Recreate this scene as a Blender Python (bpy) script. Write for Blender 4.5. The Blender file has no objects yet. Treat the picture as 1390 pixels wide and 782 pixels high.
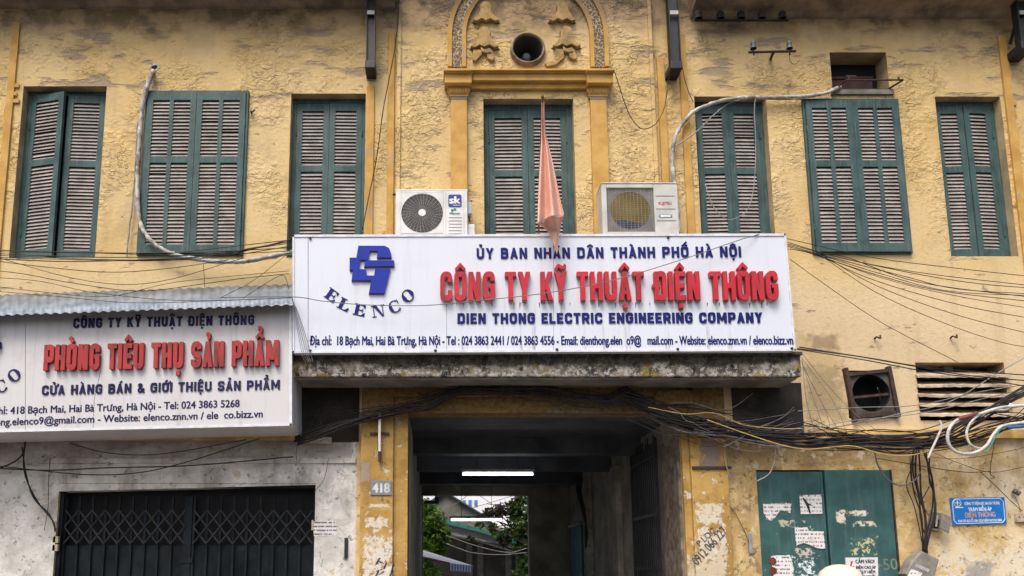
import bpy, math, random, unicodedata
from mathutils import Vector, Matrix
random.seed(7)
S = bpy.context.scene
R = math.radians
# ------------------------------------------------------------------ camera, world, sun, exposure
D, EYE, F, TH = 10.5, 1.6, 1050.0, math.atan(0.15)      # distance to the facade, eye height, focal length (photo px), upward pitch
PX, PY = 595.0, 770.0 - F*math.tan(TH)                  # principal point in photo pixels
cd = bpy.data.cameras.new('camera'); cam = bpy.data.objects.new('camera', cd); S.collection.objects.link(cam)
cam.location = (0, -D, EYE); cam.rotation_euler = (math.pi/2 + TH, 0, 0)
cd.sensor_fit = 'HORIZONTAL'; cd.sensor_width = 36; cd.lens = 36*F/1390
cd.shift_x = (695-PX)/1390; cd.shift_y = (PY-391)/1390
cd.clip_start = .05; cd.clip_end = 500
S.camera = cam
W = bpy.data.worlds.new('World'); S.world = W; W.use_nodes = True
wn = W.node_tree; bg = wn.nodes['Background']
sky = wn.nodes.new('ShaderNodeTexSky'); sky.sky_type = 'NISHITA'; sky.sun_disc = False
SUN_EL, SUN_AZ = R(58), R(205)                          # azimuth clockwise from +Y: behind and to the left of the camera
sky.sun_elevation = SUN_EL; sky.sun_rotation = SUN_AZ
sky.air_density = 1.0; sky.dust_density = 6.0; sky.ozone_density = 1.0
wn.links.new(sky.outputs[0], bg.inputs[0]); bg.inputs[1].default_value = 0.13
sl = bpy.data.lights.new('sun', 'SUN'); sl.energy = 1.3; sl.angle = R(24); sl.color = (1, .965, .91)
so = bpy.data.objects.new('sun', sl); S.collection.objects.link(so)
sd = Vector((math.sin(SUN_AZ)*math.cos(SUN_EL), math.cos(SUN_AZ)*math.cos(SUN_EL), math.sin(SUN_EL)))
so.rotation_euler = sd.to_track_quat('Z', 'Y').to_euler(); so.location = (-6, -14, 20)
S.view_settings.view_transform = 'Standard'; S.view_settings.look = 'None'
S.view_settings.gamma = 1; S.view_settings.use_curve_mapping = False
S.view_settings.exposure = 0.82
S.cycles.max_bounces = 6; S.cycles.diffuse_bounces = 4; S.cycles.use_denoising = True

# ------------------------------------------------------------------ geometry helpers
def at(px, py, Y=0.0):
    """photo pixel -> world point on the upright plane y = Y"""
    cx, cy = (px-PX)/F, (PY-py)/F
    d = (cx, math.cos(TH) - cy*math.sin(TH), math.sin(TH) + cy*math.cos(TH))
    k = (Y + D)/d[1]
    return Vector((d[0]*k, Y, EYE + d[2]*k))
def X(px, py=400, Y=0.0): return at(px, py, Y).x
def Z(py, Y=0.0): return at(595, py, Y).z

ORG = {}
def reg(o, org): ORG[o.name] = Vector(org)
def tag(o, label=None, cat=None, group=None, kind=None):
    if label: o['label'] = label
    if cat: o['category'] = cat
    if group: o['group'] = group
    if kind: o['kind'] = kind
    return o
def thing(name, label, cat, loc, group=None):
    o = bpy.data.objects.new(name, None); S.collection.objects.link(o); o.location = loc; o.empty_display_size = .1
    reg(o, loc); return tag(o, label, cat, group)

class MB:
    def __init__(s): s.v = []; s.f = []; s.m = []
    def add(s, vs, fs, m=0):
        n = len(s.v); s.v += [Vector(p) for p in vs]
        for f in fs: s.f.append([n+i for i in f]); s.m.append(m)
        return s
    def box(s, x0, x1, y0, y1, z0, z1, m=0):
        x0, x1 = min(x0, x1), max(x0, x1); y0, y1 = min(y0, y1), max(y0, y1); z0, z1 = min(z0, z1), max(z0, z1)
        return s.add([(x0,y0,z0),(x1,y0,z0),(x1,y1,z0),(x0,y1,z0),(x0,y0,z1),(x1,y0,z1),(x1,y1,z1),(x0,y1,z1)],
              [(0,3,2,1),(4,5,6,7),(0,1,5,4),(1,2,6,5),(2,3,7,6),(3,0,4,7)], m)
    def prism(s, poly, y0, y1, m=0):
        """poly: (x, z) outline extruded from y0 (front) to y1"""
        a = sum(poly[i-1][0]*poly[i][1]-poly[i][0]*poly[i-1][1] for i in range(len(poly)))
        if a < 0: poly = poly[::-1]
        n = len(poly)
        vs = [(p[0], y0, p[1]) for p in poly] + [(p[0], y1, p[1]) for p in poly]
        fs = [tuple(range(n)), tuple(range(2*n-1, n-1, -1))] + [(i, i+n, (i+1) % n + n, (i+1) % n) for i in range(n)]
        return s.add(vs, fs, m)
    def tube(s, pts, r, n=6, m=0, cap=True):
        pts = [Vector(p) for p in pts]; rs = r if isinstance(r, (list, tuple)) else [r]*len(pts)
        vs, fs = [], []; up = None
        for i, p in enumerate(pts):
            t = (pts[min(i+1, len(pts)-1)] - pts[max(i-1, 0)])
            t = t.normalized() if t.length > 1e-9 else Vector((0, 0, 1))
            if up is None: up = Vector((0, 1, 0)) if abs(t.y) < .9 else Vector((1, 0, 0))
            a = up - t*up.dot(t); a = a.normalized() if a.length > 1e-6 else t.orthogonal().normalized()
            b = t.cross(a); up = a
            for k in range(n):
                q = 2*math.pi*k/n; vs.append(p + (a*math.cos(q) + b*math.sin(q))*rs[i])
        for i in range(len(pts)-1):
            for k in range(n): fs.append((i*n+k, i*n+(k+1) % n, (i+1)*n+(k+1) % n, (i+1)*n+k))
        if cap: fs += [tuple(range(n-1, -1, -1)), tuple(range((len(pts)-1)*n, len(pts)*n))]
        return s.add(vs, fs, m)
    def lathe(s, c, axis, prof, n=24, m=0, caps=False):
        """prof: (radius, height along axis)"""
        ax = Vector(axis).normalized(); a = ax.orthogonal().normalized(); b = ax.cross(a); c = Vector(c)
        vs = [c + ax*h + (a*math.cos(2*math.pi*k/n) + b*math.sin(2*math.pi*k/n))*max(r, 1e-4) for r, h in prof for k in range(n)]
        fs = [(i*n+k, i*n+(k+1) % n, (i+1)*n+(k+1) % n, (i+1)*n+k) for i in range(len(prof)-1) for k in range(n)]
        if caps: fs += [tuple(range(n-1, -1, -1)), tuple(range((len(prof)-1)*n, len(prof)*n))]
        return s.add(vs, fs, m)
    def ringplate(s, x0, x1, z0, z1, cx, cz, r, y, n=40, m=0):
        """a flat plate at y with a round hole"""
        vs, fs = [], []
        for k in range(n):
            q = 2*math.pi*k/n; c_, s_ = math.cos(q), math.sin(q)
            t = min(((x1-cx)/c_ if c_ > 0 else (x0-cx)/c_) if abs(c_) > 1e-6 else 1e9, ((z1-cz)/s_ if s_ > 0 else (z0-cz)/s_) if abs(s_) > 1e-6 else 1e9)
            vs += [(cx+r*c_, y, cz+r*s_), (cx+t*c_, y, cz+t*s_)]
        for k in range(n):
            j = (k+1) % n; fs.append((2*k, 2*k+1, 2*j+1, 2*j))
        s.add(vs, fs, m)
        for cxx, czz in ((x0, z0), (x1, z0), (x1, z1), (x0, z1)):
            q = math.atan2(czz-cz, cxx-cx); k = int((q % (2*math.pi))/(2*math.pi/n)); j = (k+1) % n
            s.add([vs[2*k+1], (cxx, y, czz), vs[2*j+1]], [(0, 1, 2)], m)
        return s
    def xf(s, M):
        s.v = [M @ p for p in s.v]; return s
    def rot(s, c, axis, ang):
        c = Vector(c); return s.xf(Matrix.Translation(c) @ Matrix.Rotation(ang, 4, axis) @ Matrix.Translation(-c))
    def jitter(s, a):
        s.v = [p + Vector((random.uniform(-a, a), random.uniform(-a, a), random.uniform(-a, a))) for p in s.v]; return s
    def build(s, name, mats, parent=None, bevel=0, smooth=False, label=None, seg=2):
        me = bpy.data.meshes.new(name); org = Vector((0, 0, 0))
        if parent is not None: org = ORG[parent.name]
        me.from_pydata([tuple(p-org) for p in s.v], [], s.f)
        for mt in (mats if isinstance(mats, (list, tuple)) else [mats]): me.materials.append(mt)
        for p, k in zip(me.polygons, s.m): p.material_index = k; p.use_smooth = smooth
        me.update()
        o = bpy.data.objects.new(name, me); S.collection.objects.link(o)
        if parent is not None: o.parent = parent
        reg(o, org)
        if bevel:
            b = o.modifiers.new('bevel', 'BEVEL'); b.width = bevel; b.segments = seg; b.limit_method = 'ANGLE'; b.angle_limit = R(40)
        if label: o['label'] = label
        return o
    def one(s, name, mats, label, cat, group=None, kind=None, **k):
        """a thing that is one mesh; its origin moves to the middle of its base"""
        lo = Vector([min(p[i] for p in s.v) for i in range(3)]); hi = Vector([max(p[i] for p in s.v) for i in range(3)])
        org = Vector(((lo.x+hi.x)/2, (lo.y+hi.y)/2, lo.z)); s.v = [p-org for p in s.v]
        o = s.build(name, mats, None, **k); o.location = org; reg(o, org)
        return tag(o, label, cat, group, kind)

def spline(pts, n=8):
    pts = [Vector(p) for p in pts]; P = [pts[0]*2-pts[1]] + pts + [pts[-1]*2-pts[-2]]; out = []
    for i in range(1, len(P)-2):
        a, b, c, d = P[i-1:i+3]
        for k in range(n):
            t = k/n
            out.append(.5*((2*b) + (c-a)*t + (2*a-5*b+4*c-d)*t*t + (3*b-a-3*c+d)*t**3))
    return out + [pts[-1]]

# ------------------------------------------------------------------ material helpers
class NT:
    def __init__(s, name, rough=.8, spec=.3):
        s.mat = bpy.data.materials.new(name); s.mat.use_nodes = True; s.t = s.mat.node_tree
        s.b = s.t.nodes['Principled BSDF']; s.b.inputs['Roughness'].default_value = rough
        s.b.inputs['Specular IOR Level'].default_value = spec
        g = s.t.nodes.new('ShaderNodeNewGeometry'); s.pos = g.outputs['Position']; s.xyz_ = None
    def put(s, sock, v):
        if isinstance(v, bpy.types.NodeSocket): s.t.links.new(v, sock)
        elif isinstance(v, (tuple, list)): sock.default_value = tuple(v) + ((1,) if len(sock.default_value) == 4 and len(v) == 3 else ())
        else: sock.default_value = v
    def m(s, op, a, b=0.0, c=0.0, clamp=False):
        n = s.t.nodes.new('ShaderNodeMath'); n.operation = op; n.use_clamp = clamp
        for i, v in enumerate((a, b, c)): s.put(n.inputs[i], v)
        return n.outputs[0]
    def mul(s, *a):
        r = a[0]
        for b in a[1:]: r = s.m('MULTIPLY', r, b)
        return r
    def xyz(s):
        if not s.xyz_:
            n = s.t.nodes.new('ShaderNodeSeparateXYZ'); s.t.links.new(s.pos, n.inputs[0]); s.xyz_ = n.outputs
        return s.xyz_
    def map(s, scale, off=(0, 0, 0)):
        n = s.t.nodes.new('ShaderNodeMapping'); s.t.links.new(s.pos, n.inputs[0])
        n.inputs['Scale'].default_value = scale; n.inputs['Location'].default_value = off
        return n.outputs[0]
    def noise(s, scale, detail=4, vec=None, rough=.55, dist=0.0, col=False):
        n = s.t.nodes.new('ShaderNodeTexNoise'); s.put(n.inputs['Vector'], vec or s.pos)
        n.inputs['Scale'].default_value = scale; n.inputs['Detail'].default_value = detail
        n.inputs['Roughness'].default_value = rough; n.inputs['Distortion'].default_value = dist
        return n.outputs[1 if col else 0]
    def vor(s, scale, vec=None, feat='DISTANCE_TO_EDGE', rnd=1):
        n = s.t.nodes.new('ShaderNodeTexVoronoi'); n.feature = feat; s.put(n.inputs['Vector'], vec or s.pos)
        n.inputs['Scale'].default_value = scale; n.inputs['Randomness'].default_value = rnd
        return n.outputs['Distance']
    def wave(s, scale, axis='X', dist=0.0, vec=None):
        n = s.t.nodes.new('ShaderNodeTexWave'); n.bands_direction = axis; s.put(n.inputs['Vector'], vec or s.pos)
        n.inputs['Scale'].default_value = scale; n.inputs['Distortion'].default_value = dist; n.inputs['Detail'].default_value = 2
        return n.outputs['Fac']
    def st(s, v, lo, hi, a=0.0, b=1.0):
        n = s.t.nodes.new('ShaderNodeMapRange'); n.interpolation_type = 'SMOOTHSTEP'; s.put(n.inputs[0], v)
        if lo > hi: lo, hi, a, b = hi, lo, b, a
        for i, q in enumerate((lo, hi, a, b)): n.inputs[i+1].default_value = q
        return n.outputs[0]
    def mix(s, f, a, b, mode='MIX'):
        n = s.t.nodes.new('ShaderNodeMix'); n.data_type = 'RGBA'; n.blend_type = mode; n.clamp_factor = True
        s.put(n.inputs[0], f); s.put(n.inputs[6], a); s.put(n.inputs[7], b)
        return n.outputs[2]
    def warp(s, amt, scale, vec=None):
        n = s.t.nodes.new('ShaderNodeVectorMath'); n.operation = 'MULTIPLY_ADD'
        s.put(n.inputs[0], s.noise(scale, 3, col=True)); n.inputs[1].default_value = (amt,)*3; s.put(n.inputs[2], vec or s.pos)
        return n.outputs[0]
    def rect(s, x0, x1, z0, z1, soft=.25, amp=.5, nz=None):
        """mask of a ragged-edged rectangle in the plane of the wall"""
        o = s.xyz(); nz = nz or s.noise(7, 5)
        dx = s.m('DIVIDE', s.m('ABSOLUTE', s.m('SUBTRACT', o[0], (x0+x1)/2)), abs(x1-x0)/2)
        dz = s.m('DIVIDE', s.m('ABSOLUTE', s.m('SUBTRACT', o[2], (z0+z1)/2)), abs(z1-z0)/2)
        d = s.m('ADD', s.m('MAXIMUM', dx, dz), s.m('MULTIPLY', s.m('SUBTRACT', nz, .5), amp*2))
        return s.st(d, 1-soft, 1.0, 1, 0)
    def prect(s, px0, px1, py0, py1, Y=0, **k):
        return s.rect(X(px0, (py0+py1)/2, Y), X(px1, (py0+py1)/2, Y), Z(py1, Y), Z(py0, Y), **k)
    def done(s, col, bump=None, strength=.5, dist=.02, rough=None, metal=None):
        s.put(s.b.inputs['Base Color'], col)
        if rough is not None: s.put(s.b.inputs['Roughness'], rough)
        if metal is not None: s.put(s.b.inputs['Metallic'], metal)
        if bump is not None:
            n = s.t.nodes.new('ShaderNodeBump'); n.inputs['Strength'].default_value = strength; n.inputs['Distance'].default_value = dist
            s.put(n.inputs['Height'], bump); s.t.links.new(n.outputs[0], s.b.inputs['Normal'])
        return s.mat

def simple(name, col, rough=.6, var=.25, scale=9, spec=.3, metal=0, dirt=None, dirtamt=.5, bump=0):
    """a colour broken up by two noises, with optional dirt"""
    t = NT(name, rough, spec); n = t.noise(scale, 6); n2 = t.noise(scale*6, 3)
    dk = tuple(c*(1-var) for c in col); lt = tuple(min(1, c*(1+var*.6)) for c in col)
    c = t.mix(t.st(n, .3, .7), dk, lt)
    if dirt: c = t.mix(t.mul(t.st(t.noise(scale*.45, 7, rough=.65), .48, .68), dirtamt), c, dirt)
    return t.done(c, t.m('ADD', n2, n) if bump else None, bump, .01, metal=metal)
# ------------------------------------------------------------------ sign writer's block capitals, as polygons in a 1-high box
def fillet(pts, r, n=4, closed=False):
    out = []; N = len(pts)
    for i in range(N):
        p = Vector(pts[i])
        if not closed and i in (0, N-1): out.append(p); continue
        a, b = Vector(pts[i-1]), Vector(pts[(i+1) % N])
        u, v = (a-p), (b-p); k = min(r, u.length*.5, v.length*.5)
        p0, p1 = p+u.normalized()*k, p+v.normalized()*k
        for j in range(n+1):
            t = j/n; out.append(p0*(1-t)**2 + p*2*t*(1-t) + p1*t*t)
    return out
def stroke(pts, t, closed=False):
    N = len(pts); Ls, Rs = [], []
    pts = [Vector(p) for p in pts]
    for i in range(N):
        a = pts[i-1] if (i or closed) else None; b = pts[(i+1) % N] if (i < N-1 or closed) else None
        d1 = (pts[i]-a).normalized() if a is not None and (pts[i]-a).length > 1e-7 else None
        d2 = (b-pts[i]).normalized() if b is not None and (b-pts[i]).length > 1e-7 else None
        d1 = d1 or d2; d2 = d2 or d1
        n1, n2 = Vector((-d1.y, d1.x)), Vector((-d2.y, d2.x)); mm = (n1+n2)
        mm = mm.normalized() if mm.length > 1e-6 else n1
        k = min(t/2/max(mm.dot(n1), .35), t)
        Ls.append(pts[i]+mm*k); Rs.append(pts[i]-mm*k)
    return [[Ls[i], Rs[i], Rs[(i+1) % N], Ls[(i+1) % N]] for i in range(N if closed else N-1)]
def bar(x0, y0, x1, y1): return [[(x0, y0), (x1, y0), (x1, y1), (x0, y1)]]
def glyph(ch, w, t):
    a = t/2; h = t*.86; L, Rr, B, T = a, w-a, h/2, 1-h/2; xm = w/2; r = min(.26, w*.36); k = .5
    fs = lambda p, rr=r: stroke(fillet(p, rr), t)
    if ch == ' ': return [], w*.5
    if ch == 'I': return bar(0, 0, t, 1), t
    if ch == 'O': return stroke(fillet([(xm, T), (L, T), (L, B), (Rr, B), (Rr, T), (xm, T)], r), t), w
    if ch == 'C': return fs([(Rr, .64), (Rr, T), (L, T), (L, B), (Rr, B), (Rr, .36)]), w
    if ch == 'G': return fs([(Rr, .68), (Rr, T), (L, T), (L, B), (Rr, B), (Rr, .48)]) + bar(xm, .42, w, .42+h*.85), w
    if ch == 'D': return bar(0, 0, t, 1) + fs([(t, T), (Rr, T), (Rr, B), (t, B)]), w
    if ch == 'U': return fs([(L, 1), (L, B), (Rr, B), (Rr, 1)]), w
    if ch == 'S': return fs([(Rr, .70), (Rr, T), (L, T), (L, .5), (Rr, .5), (Rr, B), (L, B), (L, .30)], r*.8), w
    if ch == 'P': return bar(0, 0, t, 1) + fs([(t, T), (Rr, T), (Rr, .42), (t, .42)], r*.8), w
    if ch == 'R': return bar(0, 0, t, 1) + fs([(t, T), (Rr, T), (Rr, .45), (t, .45)], r*.8) + [[(w-t, 0), (w, 0), (w*.62+t*.4, .45), (w*.62-t*.6, .45)]], w
    if ch == 'B': return bar(0, 0, t, 1) + fs([(t, T), (Rr-.02, T), (Rr-.02, .52), (t, .52)], r*.7) + fs([(t, .515), (Rr, .515), (Rr, B), (t, B)], r*.7), w
    if ch == 'E': w *= .86; return bar(0, 0, t, 1) + bar(t, 0, w, h) + bar(t, 1-h, w, 1) + bar(t, .5-h/2, w*.9, .5+h/2), w
    if ch == 'F': w *= .84; return bar(0, 0, t, 1) + bar(t, 1-h, w, 1) + bar(t, .48-h/2, w*.9, .48+h/2), w
    if ch == 'L': w *= .82; return bar(0, 0, t, 1) + bar(t, 0, w, h), w
    if ch == 'T': w *= .92; return bar(w/2-a, 0, w/2+a, 1-h) + bar(0, 1-h, w, 1), w
    if ch == 'H': return bar(0, 0, t, 1) + bar(w-t, 0, w, 1) + bar(t, .5-h/2, w-t, .5+h/2), w
    if ch == 'N': return bar(0, 0, t, 1) + bar(w-t, 0, w, 1) + [[(t*.15, 1), (t*1.1, 1), (w-t*.15, 0), (w-t*1.1, 0)]], w
    if ch == 'M':
        w *= 1.3; xm = w/2
        return bar(0, 0, t, 1) + bar(w-t, 0, w, 1) + [[(t*.2, 1), (t*1.1, 1), (xm+a*.8, .22), (xm-a*.8, .22)], [(w-t*.2, 1), (w-t*1.1, 1), (xm-a*.8, .22), (xm+a*.8, .22)]], w
    if ch == 'K': return bar(0, 0, t, 1) + [[(t, .36), (t, .36+t*1.25), (w-t*1.15, 1), (w, 1)], [(w-t*1.1, 0), (w+t*.05, 0), (t*1.55, .68), (t*1.0, .50)]], w
    if ch == 'Y': return bar(xm-a, 0, xm+a, .42) + [[(0, 1), (t*1.05, 1), (xm+a, .42), (xm-a, .42)], [(w, 1), (w-t*1.05, 1), (xm-a, .42), (xm+a, .42)]], w
    if ch == 'A': return [[(0, 0), (t, 0), (xm+a*.9, 1), (xm-a*.9, 1)], [(w, 0), (w-t, 0), (xm-a*.9, 1), (xm+a*.9, 1)]] + bar(w*.25, .2, w*.75, .2+h*.85), w
    if ch == 'V': return [[(0, 1), (t, 1), (xm+a*.9, 0), (xm-a*.9, 0)], [(w, 1), (w-t, 1), (xm-a*.9, 0), (xm+a*.9, 0)]], w
    if ch == '&':
        return stroke(fillet([(w, .02), (w*.22, .66), (w*.22, T), (w*.62, T), (w*.62, .68), (L, .36), (L, B), (w*.62, B), (w*.95, .46)], .12), t*.8), w
    return bar(0, 0, w, .1), w
def marks(chars, w, t, base):
    out = []; xm = w/2; y = 1.08; q = t*.62
    for c in chars:
        if c == 0x302: out += stroke([(xm-w*.36, y), (xm, y+.17), (xm+w*.36, y)], q); y += .2
        elif c == 0x301: out += stroke([(xm-.03, y), (xm+w*.28, y+.2)], q*1.1)
        elif c == 0x300: out += stroke([(xm+.03, y), (xm-w*.28, y+.2)], q*1.1)
        elif c == 0x303: out += stroke(fillet([(xm-w*.4, y+.02), (xm-w*.2, y+.16), (xm+w*.2, y+.03), (xm+w*.4, y+.17)], .1), q)
        elif c == 0x309: out += stroke(fillet([(xm-w*.16, y+.22), (xm+w*.2, y+.22), (xm+w*.16, y+.08), (xm, y)], .08), q*.9)
        elif c == 0x323: out += bar(xm-t*.45, -.12-t*.8, xm+t*.45, -.12)
        elif c == 0x31B: out += stroke([(w-t*.3, .93), (w+t*.55, .98), (w+t*.6, 1.16)], q)
    return out
def block_text(s, w, t, gap):
    """-> polygons, total width"""
    x = 0; polys = []
    for ch in s:
        d = unicodedata.normalize('NFD', ch); b = d[0]; dj = b == 'Đ'
        g, gw = glyph('D' if dj else b, w, t)
        order = sorted([ord(c) for c in d[1:]], key=lambda c: 0 if c == 0x302 else 1)
        ps = g + marks(order, gw, t, b)
        if dj: ps = ps + bar(-t*.45, .44, w*.48, .44+t*.62)
        polys += [[(p[0]+x, p[1]) for p in q] for q in ps]
        x += gw + gap
    return polys, x-gap

def lay_polys(mb, polys, width, p0, p1, cap, Y, depth, m=0, step=.0004):
    """set polygons on the upright plane y = Y: baseline from photo pixel p0 to p1, capital height in photo pixels"""
    A, Bp = at(*p0, Y), at(*p1, Y); u = (Bp-A)/width; n = Vector((-u.z, 0, u.x)).normalized() if u.length else Vector((0, 0, 1))
    v = n*((at(p0[0], p0[1]-cap, Y)-A).length)
    for i, q in enumerate(polys):
        mb.prism([((A+u*x+v*y).x, (A+u*x+v*y).z) for x, y in q], Y-depth-(i % 7)*step, Y+.001, m)
def sign_text(s, name, p0, p1, cap, Y, depth, mat, parent, w=.66, t=.2, gap=.15):
    mb = MB(); polys, wd = block_text(s, w, t, gap); lay_polys(mb, polys, wd, p0, p1, cap, Y, depth)
    return mb.build(name, mat, parent)

FH = [None]
def font_mesh(s, bold=0.0):
    c = bpy.data.curves.new('writing', 'FONT'); c.body = s; c.size = 1; c.resolution_u = 3
    o = bpy.data.objects.new('writing', c); S.collection.objects.link(o)
    dg = bpy.context.evaluated_depsgraph_get(); me = bpy.data.meshes.new_from_object(o.evaluated_get(dg))
    vs = [v.co.copy() for v in me.vertices]; fs = [tuple(p.vertices) for p in me.polygons]
    bpy.data.objects.remove(o); bpy.data.curves.remove(c); bpy.data.meshes.remove(me)
    return vs, fs
def small_text(s, p0, p1, cap, Y, mb, bold=.03, m=0):
    """type from Blender's own typeface, laid like lay_polys; thickened by overprinting a hair further out"""
    if FH[0] is None:
        v, _ = font_mesh('H'); FH[0] = max(p.y for p in v)
    vs, fs = font_mesh(s); x0, x1 = min(p.x for p in vs), max(p.x for p in vs)
    A, Bp = at(*p0, Y), at(*p1, Y); u = (Bp-A)/(x1-x0); n = Vector((-u.z, 0, u.x)).normalized()
    v = n*((at(p0[0], p0[1]-cap, Y)-A).length/FH[0])
    offs = [(0, 0)] + ([(-bold, 0), (bold, 0), (0, bold*.5), (0, -bold*.5)] if bold else [])
    for i, (ox, oy) in enumerate(offs):
        mb.add([A + u*(p.x-x0+ox) + v*(p.y+oy) + Vector((0, -.0006*i, 0)) for p in vs], fs, m)
# ------------------------------------------------------------------ materials of the old house
def plaster_upper(name, relief=1.0, extra=()):
    t = NT(name, .9, .15); o = t.xyz()
    big, mid, fine = t.noise(.55, 4), t.noise(2.6, 7, rough=.6), t.noise(16, 8, rough=.65)
    c = t.mix(t.st(big, .38, .64), (.535, .378, .160), (.605, .458, .240))
    c = t.mix(t.mul(t.st(t.noise(1.05, 6, t.map((1, 1, .8), (8, 1, 4)), rough=.6), .50, .68), .45), c, (.36, .275, .17))
    c = t.mix(t.mul(t.st(mid, .40, .66), .55), c, (.615, .455, .215))
    low = t.st(o[2], Z(330), Z(420), 0, 1)                                       # paler towards the storey below
    c = t.mix(t.mul(low, .75), c, (.66, .525, .34))
    streak = t.st(t.noise(3.2, 5, t.map((1.6, 1, .11))), .50, .72)
    c = t.mix(t.mul(streak, .38), c, (.42, .30, .16))
    # bark-like relief of the old stucco, strongest between the windows
    zone = t.mul(t.st(o[2], Z(345), Z(270), 0, 1), t.st(t.noise(1.0, 4), .45, .60))
    na = t.noise(4.6, 3, t.map((1, 1, 1.5)), dist=1.1); nb = t.noise(8.5, 3, t.map((1, 1, 1.3), (4, 1, 6)), dist=1.3)
    la = t.st(t.m('ABSOLUTE', t.m('SUBTRACT', na, .5)), .0, .013, 1, 0); lb = t.st(t.m('ABSOLUTE', t.m('SUBTRACT', nb, .52)), .0, .016, 1, 0)
    crack = t.mul(la, t.st(t.noise(6.5, 4), .50, .57), zone)
    crack2 = t.mul(lb, t.st(t.noise(5.2, 4, t.map((1, 1, 1), (9, 3, 2))), .53, .60), zone)
    c = t.mix(t.mul(t.m('MAXIMUM', crack, t.mul(crack2, .9)), .80*relief), c, (.17, .115, .07))
    # scars where the wash has come off the grey render, lying in bands
    sc = t.noise(1.9, 8, t.map((.62, 1, 2.1), (3, 0, 1)), rough=.62)
    band = t.mul(t.st(o[2], Z(175), Z(115), .0, .07), 1)
    g = t.st(t.m('ADD', sc, band), .61, .70)
    g2 = t.mul(t.st(t.noise(4.5, 7, t.map((.8, 1, 1.9), (7, 2, 3)), rough=.6), .64, .67), .8)
    c = t.mix(t.mul(t.m('MAXIMUM', g, g2), .8), c, t.mix(fine, (.23, .175, .135), (.36, .285, .215)))
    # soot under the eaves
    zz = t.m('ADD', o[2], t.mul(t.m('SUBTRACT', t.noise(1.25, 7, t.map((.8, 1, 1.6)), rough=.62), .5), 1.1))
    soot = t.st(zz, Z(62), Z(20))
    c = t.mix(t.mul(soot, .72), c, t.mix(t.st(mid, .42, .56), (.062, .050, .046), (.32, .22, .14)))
    for px0, px1, py0, py1, col, amt in extra:
        c = t.mix(t.mul(t.prect(px0, px1, py0, py1, soft=.5, amp=.6), amt), c, col)
    c = t.mix(t.mul(t.st(fine, .52, .70), .25), c, (.30, .20, .10))
    hgt = t.m('ADD', t.mul(zone, t.m('ADD', t.m('ADD', t.mul(t.st(na, .48, .53), .5*relief), t.mul(t.st(nb, .50, .55), .45*relief)), t.mul(t.noise(7, 5, dist=1.4), .62*relief))), t.mul(fine, .5))
    hgt = t.m('SUBTRACT', hgt, t.mul(t.m('MAXIMUM', g, g2), .55))
    return t.done(c, hgt, .85, .030)

def plaster_lower():
    t = NT('limewashed plaster of the street storey', .9, .15); o = t.xyz()
    big, mid, fine = t.noise(.8, 5), t.noise(3.1, 7, rough=.62), t.noise(17, 8, rough=.66)
    och = t.mix(t.st(mid, .36, .62), (.46, .31, .12), (.64, .49, .25))
    och = t.mix(t.mul(t.st(t.noise(2.1, 6), .45, .6), t.st(o[0], X(1180), X(1270)), .95), och, (.68, .56, .37))
    wht = t.mix(t.st(mid, .35, .66), (.47, .45, .415), (.68, .66, .62))
    wht = t.mix(t.mul(t.st(t.noise(3, 6), .62, .70), .6), wht, (.40, .29, .16))
    wht = t.mix(t.mul(t.st(t.noise(1.7, 8, t.map((1, 1, .55)), rough=.66), .50, .66), .75), wht, (.23, .20, .175))
    c = t.mix(t.st(o[0], X(486), X(490)), wht, och)
    # flaked and stained bands below the ledge on the ochre side
    nz = t.noise(2.3, 8, t.map((.7, 1, 1.8)), rough=.65)
    zz = t.m('ADD', o[2], t.mul(t.m('SUBTRACT', nz, .5), .9))
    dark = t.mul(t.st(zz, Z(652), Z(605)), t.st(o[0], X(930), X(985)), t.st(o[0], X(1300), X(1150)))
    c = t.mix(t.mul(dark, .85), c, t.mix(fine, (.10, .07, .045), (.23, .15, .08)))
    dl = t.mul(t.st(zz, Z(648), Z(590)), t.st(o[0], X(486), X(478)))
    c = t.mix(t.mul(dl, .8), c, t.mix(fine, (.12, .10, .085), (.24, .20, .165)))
    pale = t.m('MAXIMUM', t.prect(1265, 1420, 730, 900, amp=.55, soft=.35), t.mul(t.prect(1345, 1420, 625, 680, amp=.5), .5))
    c = t.mix(t.mul(pale, t.st(fine, .40, .55), .85), c, (.60, .55, .46))
    c = t.mix(t.mul(t.prect(1310, 1352, 758, 830, amp=.45, soft=.3), .8), c, (.27, .26, .25))
    stn = t.st(t.noise(1.5, 8, t.map((1, 1, .45), (2, 6, 1)), rough=.68), .49, .64); c = t.mix(t.mul(stn, .6, t.st(o[0], X(928), X(990))), c, (.30, .20, .095))
    c = t.mix(t.mul(t.st(t.noise(4.4, 8, t.map((1, 1, .8), (5, 2, 7)), rough=.72), .56, .60), t.st(o[0], X(1260), X(1040)), t.st(o[0], X(928), X(985)), .75), c, (.20, .14, .085))
    fl = t.st(t.noise(6.5, 7, rough=.64), .585, .61)
    c = t.mix(t.mul(fl, .55, t.st(o[0], X(980), X(990))), c, (.60, .52, .40))
    pit = t.st(t.noise(9, 6, t.map((1, 1, 1.2), (5, 1, 2)), rough=.7), .60, .64)
    c = t.mix(t.mul(pit, .55), c, (.17, .13, .09))
    ck = t.mul(t.st(t.m('ABSOLUTE', t.m('SUBTRACT', t.noise(4, 4, dist=1.2), .5)), 0, .010, 1, 0), t.st(t.noise(5, 4), .54, .6))
    c = t.mix(t.mul(ck, .6), c, (.10, .08, .06))
    h = t.m('SUBTRACT', t.m('ADD', t.mul(fine, .8), t.mul(mid, .6)), t.mul(t.m('MAXIMUM', pit, ck), .7))
    return t.done(c, h, .8, .022)

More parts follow.
